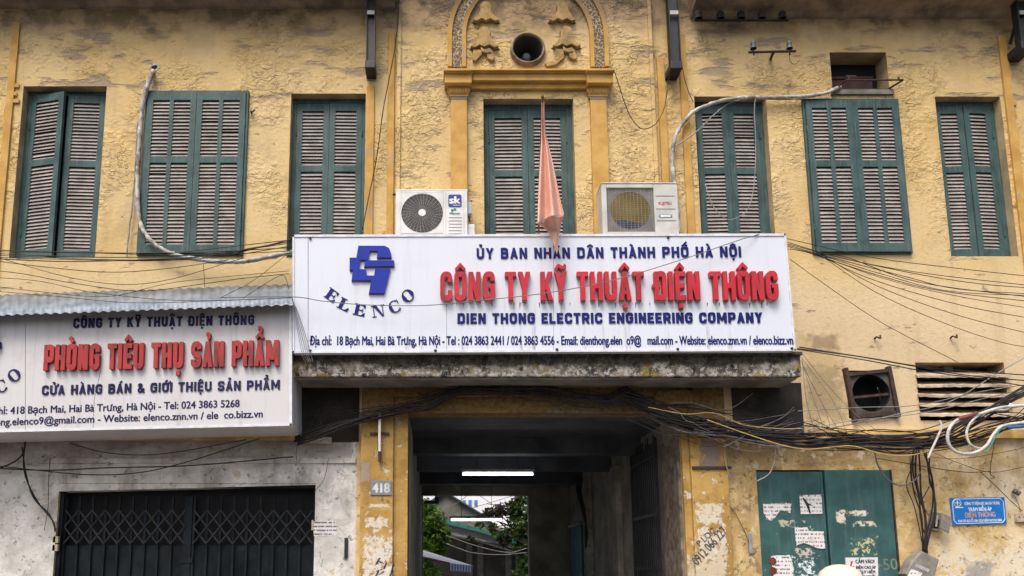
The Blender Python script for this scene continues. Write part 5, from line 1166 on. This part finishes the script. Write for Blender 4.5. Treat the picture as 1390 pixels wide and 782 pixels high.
cable('cable', [(960, 570, -.45), (1010, 588, -.46), (1060, 604, -.47), (1095, 610, -.47), (1130, 607, -.47), (1160, 606, -.47), (1200, 617, -.47), (1235, 618, -.46), (1262, 612, -.45)], .008, M_CABY, 'yellow cable sagging in a wave above the steel door', 'cable')
for pts, r, m_, lab in (([(1420, 548), (1362, 553), (1330, 562), (1300, 570), (1288, 584), (1287, 600), (1297, 613), (1318, 616), (1338, 606), (1350, 588), (1366, 577), (1420, 571)], .021, M_CABW, 'thick white cable looping beside the louvred vent'),
                        ([(1372, 548), (1366, 556), (1340, 558), (1320, 571), (1312, 588), (1318, 604), (1333, 609), (1343, 601)], .016, M_CABW, 'thinner white cable making the smaller inner loop'),
                        ([(1275, 571), (1278, 580), (1271, 597), (1264, 612), (1260, 622)], .015, M_CABW, 'short white cable end hanging over the ledge'),
                        ([(1420, 576), (1366, 580), (1352, 592), (1342, 610), (1336, 614)], .009, M_CABT, 'teal wire curling beside the white cable loops'),
                        ([(1420, 575), (1386, 579), (1368, 580)], .022, simple('blue sleeve', (.03, .14, .34), .5), 'blue sleeved cable end at the white loops'),
                        ([(1300, 569), (1316, 565), (1326, 561)], .026, simple('red brown sleeve', (.16, .05, .04), .6), 'red brown sleeve on the white looped cable')):
    cable('cable', [p+(-.62,) for p in pts], r, m_, lab, 'cable', n=8, sides=8)
wires('cable', [[(1239+3*k, 606), (1236+4*k, 640), (1243+2.5*k, 672), (1250+2*k, 705), (1254+1.5*k, 752)] for k in range(4)], M_CABB, 'brown cable dropping from the ledge to the tilted meter box', 'cables dropping to the meter box', .011, -.14, 2)
wires('cable', [[(1252+4*k, 612), (1262, 640+5*k), (1268, 668), (1269-2*k, 700), (1262-2*k, 725), (1257, 752)] for k in range(3)], M_CAB, 'black cable hanging past the open junction box', 'cables hanging past the junction box', .011, -.12, 2)
wires('cable', [[(1244, 625), (1232, 655), (1243, 690), (1254, 740)], [(1262, 660), (1250, 690), (1258, 740)], [(1235, 615), (1240, 660), (1262, 700)]], M_CABB, 'thin crossing cord among the vertical cables', 'crossing cords', .006, -.15, 2)
cable('cable', [(1187, 613, -.2), (1192, 632, -.2), (1204, 650, -.2), (1222, 659, -.2), (1240, 653, -.2), (1250, 640, -.2)], .010, M_CABG, 'grey cable hanging in a loop in front of the steel door corner', 'cable')
cable('wire', [(1053, 610, -.2), (1050, 630, -.2), (1043, 644, -.2), (1028, 653, -.2)], .007, M_CABW, 'short pale wire drooping at the steel door corner', 'wire')
cable('wire', [(983, 593, -.2), (984, 622, -.2), (990, 645, -.2), (997, 656, -.2)], .007, M_GREYP, 'short grey wire hanging beside the right pillar patch', 'wire')
cable('wire', [(988, 684, -.03), (1000, 700, -.03), (1010, 720, -.03), (1016, 735, -.03)], .004, M_CABB, 'thin wire leading to the metal strip by the steel door', 'wire')
wires('wire', [[(1262, 612), (1300, 628), (1345, 641), (1390, 634), (1420, 630)], [(1190, 622), (1300, 640), (1345, 640)], [(1350, 600), (1344, 640), (1350, 648), (1344, 650)], [(1330, 640), (1350, 658), (1372, 680), (1388, 694)], [(1378, 675), (1383, 686), (1385, 696)], [(1180, 603), (1280, 622), (1350, 616), (1420, 600)]], M_CABB,
      'thin wire on the wall above the blue sign', 'thin wires above the blue sign', .0045, -.09)
# left, under the shop sign
wires('cable', [[(-40, 648), (8, 632), (28, 620), (34, 606)], [(34, 600), (32, 630), (38, 655), (52, 683), (72, 708), (75, 722)], [(30, 606), (35, 640), (46, 676), (66, 698), (76, 720)]], M_CAB, 'black cable feeding down to the cream box on the gate', 'cables down to the gate box', .012, -.12, .6)
wires('wire', [[(95, 602), (140, 614), (195, 618), (250, 612), (335, 596)], [(-40, 628), (40, 637), (120, 644), (190, 641), (260, 625), (352, 595)], [(-40, 634), (60, 638), (150, 635), (260, 632), (398, 620)]], M_CAB, 'black cable slung below the shop sign over the gate', 'cables slung over the gate', .008, -.15, .5)
wires('wire', [[(405, 596), (402, 615), (403, 625)], [(68, 622), (66, 650), (65, 690), (60, 720)], [(446, 622), (440, 650), (428, 666)]], M_CABB, 'thin wire dangling down the whitewashed wall', 'thin wires on the whitewash', .0045, -.06)
# upper middle
cable('wire', [(543, -20, -.12), (540, 30, -.13), (536, 65, -.13), (528, 108, -.12), (520, 150, -.1), (511, 215, -.1), (500, 270, -.1), (492, 312, -.2)], .008, M_CABB, 'dark wire slanting down the wall beside the white outdoor unit', 'wire')
cable('wire', [(834, 97, -.28), (840, 115, -.2), (848, 140, -.16), (858, 162, -.15), (872, 175, -.15), (890, 168, -.15), (902, 145, -.15), (907, 110, -.15), (910, 96, -.2)], .006, M_CABB, 'dark wire hanging in a loop from the entablature end to a bracket', 'wire')
cable('wire', [(926, 90, -.2), (930, 110, -.15), (936, 128, -.1), (941, 138, -.1)], .005, M_CABB, 'short dark wire from the bracket to the arching pipe', 'wire')
cable('wire', [(1026, 131, -.12), (1024, 150, -.12), (1026, 200, -.12), (1023, 255, -.12), (1015, 284, -.12), (1000, 296, -.12), (985, 297, -.12), (968, 280, -.12), (957, 250, -.12)], .006, M_GREYP, 'thin grey cord hanging in a loop before narrow shutters', 'wire')
cable('wire', [(1071, 74, -.28), (1073, 84, -.27), (1079, 87, -.26), (1086, 82, -.25)], .004, M_CABB, 'curled wire end below the insulator bar', 'wire')

# ------------------------------------------------------------------ the yard behind the passage
random.seed(11)
def prism_px(mb, pts, y0, y1, m=0): mb.prism([(at(*p, y0).x, at(*p, y0).z) for p in pts], y0, y1, m)
far = thing('white_house', 'distant white house with small blue windows beyond the yard', 'building', at(650, 780, 38))
mb = MB(); mb.box(X(520, 720, 38), X(800, 720, 38), 38, 46, 0, Z(640, 38)); mb.build('wall', simple('white house wall', (.66, .67, .70), .8, .1, 1), far)
for px in (630, 638, 646): mb = MB(); mb.box(X(px-2.2, 684, 38), X(px+2.2, 684, 38), 37.95, 38.02, Z(687, 38), Z(679, 38)); mb.build('window', simple('blue window', (.10, .20, .38), .3), far)
gh = thing('gable_house', 'grey gabled house with a green roof edge behind the yard trees', 'building', at(630, 790, 22))
mb = MB(); prism_px(mb, [(540, 800), (740, 800), (740, 760), (664, 706), (604, 670), (540, 712)], 22, 30); mb.build('wall', simple('grey gable render', (.15, .14, .13), .9, .4, 1.2, dirt=(.08, .075, .07), dirtamt=.6), gh)
mb = MB(); prism_px(mb, [(604, 668.5), (668, 707.5), (668, 705.5), (604, 666)], 21.8, 30); prism_px(mb, [(604, 666), (604, 668.5), (538, 713), (538, 710)], 21.8, 30); mb.build('roof', simple('slate grey roof', (.07, .07, .075), .8), gh)
mb = MB(); prism_px(mb, [(560, 698), (606, 706), (650, 717), (690, 730), (740, 746), (740, 751), (690, 735), (650, 722), (606, 711.5), (560, 704)], 17.0, 21.9); mb.build('roof_edge', simple('green corrugated edge', (.045, .17, .14), .6, .3, 6), gh)
mb = MB(); prism_px(mb, [(606, 712), (650, 722.5), (725, 746), (725, 754), (650, 733), (606, 725)], 17.2, 21.8); mb.build('fascia', simple('pale fascia', (.40, .41, .42), .7), gh)
mb = MB(); mb.box(X(555, 760, 19), X(740, 760, 19), 19, 21.9, 0, Z(726, 19)); mb.build('wall', simple('brown shed wall', (.10, .09, .08), .9, .4, 1.5, dirt=(.05, .045, .04), dirtamt=.6), gh)
for px in (637, 652, 690, 704): mb = MB(); mb.box(X(px-4, 760, 19), X(px+4, 760, 19), 18.93, 19, 0, Z(738, 19)); mb.build('door_panel', simple('grey planks', (.17, .16, .145), .85, .3, 4), gh)
aw = thing('striped_awning', 'white awning with a red edge and striped valance in the yard', 'awning', at(600, 780, 13))
M_AWW = simple('awning white', (.62, .62, .63), .7, .1)
p0, p1, q0, q1 = at(556, 741, 13.6), at(641, 767.5, 13.0), at(556, 752, 12.2), at(611, 764.5, 12.0)
mb = MB(); mb.add([p0, p1, q1, q0, p0-Vector((0, 0, .02)), p1-Vector((0, 0, .02)), q1-Vector((0, 0, .02)), q0-Vector((0, 0, .02))], [(0, 3, 2, 1), (4, 5, 6, 7), (0, 1, 5, 4), (1, 2, 6, 5), (2, 3, 7, 6), (3, 0, 4, 7)]); mb.build('cloth', M_AWW, aw)
mb = MB(); n = 16
for i in range(n):
    a_, b_ = q1.lerp(p1, i/n), q1.lerp(p1, (i+1)/n); dz = Vector((0, 0, -.19-.03*(i % 2))); o_ = Vector((0, -.012, -.02)); mb.add([a_+o_, b_+o_, b_+o_+dz, a_+o_+dz], [(0, 3, 2, 1)], i % 2)
mb.build('valance', [M_AWW, simple('valance blue', (.16, .20, .36), .7)], aw)
mb = MB(); mb.tube([q0+Vector((0, -.02, 0)), q1+Vector((0, -.02, 0))], .022, 6); mb.build('edge', simple('awning red', (.34, .04, .05), .7), aw)
mb = MB()
for q in (q0, p1): mb.tube([(q.x, q.y+.1, 0), (q.x, q.y+.1, q.z)], .02, 6)
mb.build('post', M_GREYP, aw)
def leaf_mat(name, a_, b_):
    t = NT(name, .6, .3); n = t.noise(3.5, 3); n2 = t.noise(14, 2); c = t.mix(t.st(t.m('ADD', t.mul(n, .6), t.mul(n2, .4)), .36, .62), a_, b_); t.done(c); t.b.inputs['Transmission Weight'].default_value = 0
    tr_ = t.t.nodes.new('ShaderNodeBsdfTranslucent'); t.put(tr_.inputs[0], t.mix(.5, a_, b_)); mx = t.t.nodes.new('ShaderNodeMixShader'); mx.inputs[0].default_value = .5
    t.t.links.new(t.b.outputs[0], mx.inputs[1]); t.t.links.new(tr_.outputs[0], mx.inputs[2]); t.t.links.new(mx.outputs[0], t.t.nodes['Material Output'].inputs[0])
    return t.mat
def tree(name, label, base, top, clumps, mat, ntot, size):
    tr = thing(name, label, 'tree', base); mb = MB(); base = Vector(base); top = Vector(top)
    mb.tube(spline([base, base.lerp(top, .5)+Vector((.08, .05, 0)), top], 6), [.11-.006*i for i in range(13)], 8)
    for c, r in clumps:
        c = Vector(c); s_ = base.lerp(top, random.uniform(.45, .85)); mb.tube(spline([s_, s_.lerp(c, .5)+Vector((0, 0, .1)), c], 5), [.04-.003*i for i in range(11)], 5)
    mb.build('trunk', simple('bark', (.07, .055, .04), .9, .4, 8), tr); mb = MB(); tot = sum(r**2 for c, r in clumps)
    for c, r in clumps:
        for _ in range(int(ntot*r*r/tot)):
            d = Vector((random.gauss(0, 1), random.gauss(0, 1), random.gauss(0, 1))).normalized()*r*random.uniform(.25, 1)**.6; d.z *= .85; p = Vector(c)+d
            s_ = size*random.uniform(.6, 1.3); u = Vector((random.gauss(0, 1), random.gauss(0, 1), random.gauss(0, .6)-.3)).normalized(); v = u.cross(Vector((random.gauss(0, 1), random.gauss(0, 1), random.gauss(0, 1)))).normalized()
            mb.add([p-u*s_, p+v*s_*.42, p+u*s_, p-v*s_*.42], [(0, 1, 2, 3)])
    mb.build('crown', mat, tr); return tr
LF1, LF2, LF3 = leaf_mat('leaf green', (.075, .14, .022), (.20, .31, .05)), leaf_mat('leaf dark green', (.055, .10, .025), (.15, .23, .055)), leaf_mat('leaf bronze', (.05, .035, .03), (.11, .09, .05))
Yt = 15.0; C_ = lambda px, py, y=Yt: at(px, py, y)
tree('tree', 'leafy green tree filling the yard edge behind the passage beside the striped awning', (X(562, 780, Yt), Yt, 0), C_(566, 690), [(C_(584, 704), 0.549), (C_(594, 725), 0.512), (C_(582, 740), 0.610), (C_(570, 715), 0.610), (C_(596, 742), 0.342), (C_(573, 690), 0.366), (C_(560, 735), 0.610), (C_(572, 775), 0.549), (C_(586, 778), 0.366), (C_(600, 722), .3), (C_(578, 690), .4), (C_(604, 735), .2)], LF1, 3400, .10)
Yt = 14.2
tree('tree', 'darker tree leaning into the opening beside the olive passage wall', (X(735, 780, Yt), Yt, 0), C_(722, 690), [(C_(712, 690), 0.464), (C_(706, 712), 0.439), (C_(696, 700), 0.268), (C_(716, 735), 0.366), (C_(700, 726), 0.305), (C_(716, 672), 0.390), (C_(686, 722), 0.220), (C_(718, 765), 0.427), (C_(668, 716), 0.195), (C_(705, 745), .3), (C_(698, 690), .3), (C_(676, 726), .2), (C_(712, 780), .4), (C_(650, 712), 0.159)], LF2, 2300, .095)
Yt = 16.0
tree('tree', 'thin bronze leaved branch tree in front of the distant white house', (X(728, 780, Yt), Yt, 0), C_(712, 698), [(C_(664, 698), 0.244), (C_(676, 694), 0.268), (C_(689, 690), 0.305), (C_(700, 682), 0.268), (C_(655, 702), 0.146), (C_(684, 735), 0.244), (C_(640, 733), 0.171)], LF3, 620, .10)
wires('wire', [[(606, 738), (640, 750), (680, 753), (716, 750)], [(606, 727), (650, 742), (690, 750), (716, 744)]], M_CABW, 'pale wire strung across the yard behind the passage', 'wires across the yard', .012, 14)
wires('wire', [[(610, 690), (630, 676), (640, 668)], [(640, 690), (700, 672)], [(650, 672), (690, 700)], [(660, 684), (716, 690)]], M_CABG, 'dark wire against the bright sky beyond the passage', 'wires before the distant white house', .010, 15)
lm = thing('yard_lamp', 'dark floodlight hanging under the end of the passage roof', 'lamp', at(588, 683, 8.6))
mb = MB(); mb.box(X(576, 680, 8.6), X(596, 680, 8.6), 8.5, 8.8, Z(684, 8.6), Z(680, 8.6)); mb.tube([at(592, 680, 8.65), at(592, 668, 8.65)], .02, 6); mb.box(X(590, 680, 8.6), X(596, 680, 8.6), 8.55, 8.75, Z(680, 8.6), Z(674, 8.6)); mb.build('floodlight', M_BLACK, lm, bevel=.01)

# ------------------------------------------------------------------ person in a cream helmet, passing in front of the steel door
PYd = -6.0; hc = at(1139, 766, PYd); top = hc.z
pr = thing('person', 'person in a cream helmet passing in front of the steel door', 'person', (hc.x, PYd, 0))
k = (top-.015)/1.66
J = {'pel': (0, 0, .90), 'spine': (0, -.01, 1.10), 'chest': (0, 0, 1.28), 'neck': (0, .01, 1.41), 'jaw': (0, -.015, 1.49), 'head': (0, 0, 1.56), 'top': (0, .005, 1.62),
     'shl': (-.17, 0, 1.34), 'ell': (-.23, .02, 1.07), 'wrl': (-.22, -.10, .85), 'hal': (-.215, -.14, .76), 'shr': (.17, 0, 1.34), 'elr': (.23, .02, 1.07), 'wrr': (.22, -.08, .85), 'har': (.215, -.12, .76),
     'hil': (-.09, 0, .86), 'knl': (-.10, -.06, .48), 'anl': (-.10, .0, .09), 'tol': (-.10, -.15, .035), 'hir': (.09, 0, .86), 'knr': (.10, -.01, .47), 'anr': (.10, .12, .09), 'tor': (.10, -.03, .035)}
RD = {'pel': .145, 'spine': .13, 'chest': .15, 'neck': .055, 'jaw': .07, 'head': .092, 'top': .07, 'sh': .07, 'el': .045, 'wr': .032, 'ha': .04, 'hi': .095, 'kn': .062, 'an': .042, 'to': .038}
BN = ['pel spine', 'spine chest', 'chest neck', 'neck jaw', 'jaw head', 'head top', 'chest shl', 'shl ell', 'ell wrl', 'wrl hal', 'chest shr', 'shr elr', 'elr wrr', 'wrr har', 'pel hil', 'hil knl', 'knl anl', 'anl tol', 'pel hir', 'hir knr', 'knr anr', 'anr tor']
nm = list(J); me = bpy.data.meshes.new('body'); me.from_pydata([tuple(q*k for q in J[n_]) for n_ in nm], [(nm.index(b.split()[0]), nm.index(b.split()[1])) for b in BN], [])
bo = bpy.data.objects.new('body', me); S.collection.objects.link(bo); bo.parent = pr; reg(bo, ORG[pr.name]); tb = NT('grey jacket, dark trousers and skin', .8, .2); me.materials.append(tb.done(tb.mix(tb.st(tb.xyz()[2], 1.385*k, 1.395*k), tb.mix(tb.st(tb.xyz()[2], .90*k, .91*k), (.03, .032, .04), (.13, .125, .135)), (.42, .25, .17)), tb.noise(9, 4), .4, .02))
sk = bo.modifiers.new('skin', 'SKIN')
for v, n_ in zip(me.skin_vertices[0].data if me.skin_vertices else [], nm): pass
if not me.skin_vertices:
    bpy.context.view_layer.objects.active = bo
lay = me.skin_vertices[0].data if me.skin_vertices else None
if lay:
    for v, n_ in zip(lay, nm):
        r_ = RD.get(n_, RD.get(n_[:2], .05))*k; v.radius = (r_, r_); v.use_root = n_ == 'pel'
sb = bo.modifiers.new('smooth', 'SUBSURF'); sb.levels = sb.render_levels = 2
hm = MB(); c = (hc.x, PYd, top-.135)
hm.lathe(c, (0, 0, 1), [(.126, -.045), (.131, -.02), (.130, .02), (.122, .06), (.103, .095), (.07, .120), (.035, .132), (0, .135)], 32, 0)
hm.lathe(c, (0, 0, 1), [(.133, -.05), (.135, -.042), (.133, -.034)], 32, 1); hm.box(c[0]-.10, c[0]+.10, PYd-.20, PYd-.11, c[2]-.035, c[2]-.022, 0)
hm.build('helmet', [simple('cream helmet shell', (.62, .58, .46), .3, .06, 5, spec=.5), M_BLACK], pr, smooth=True)
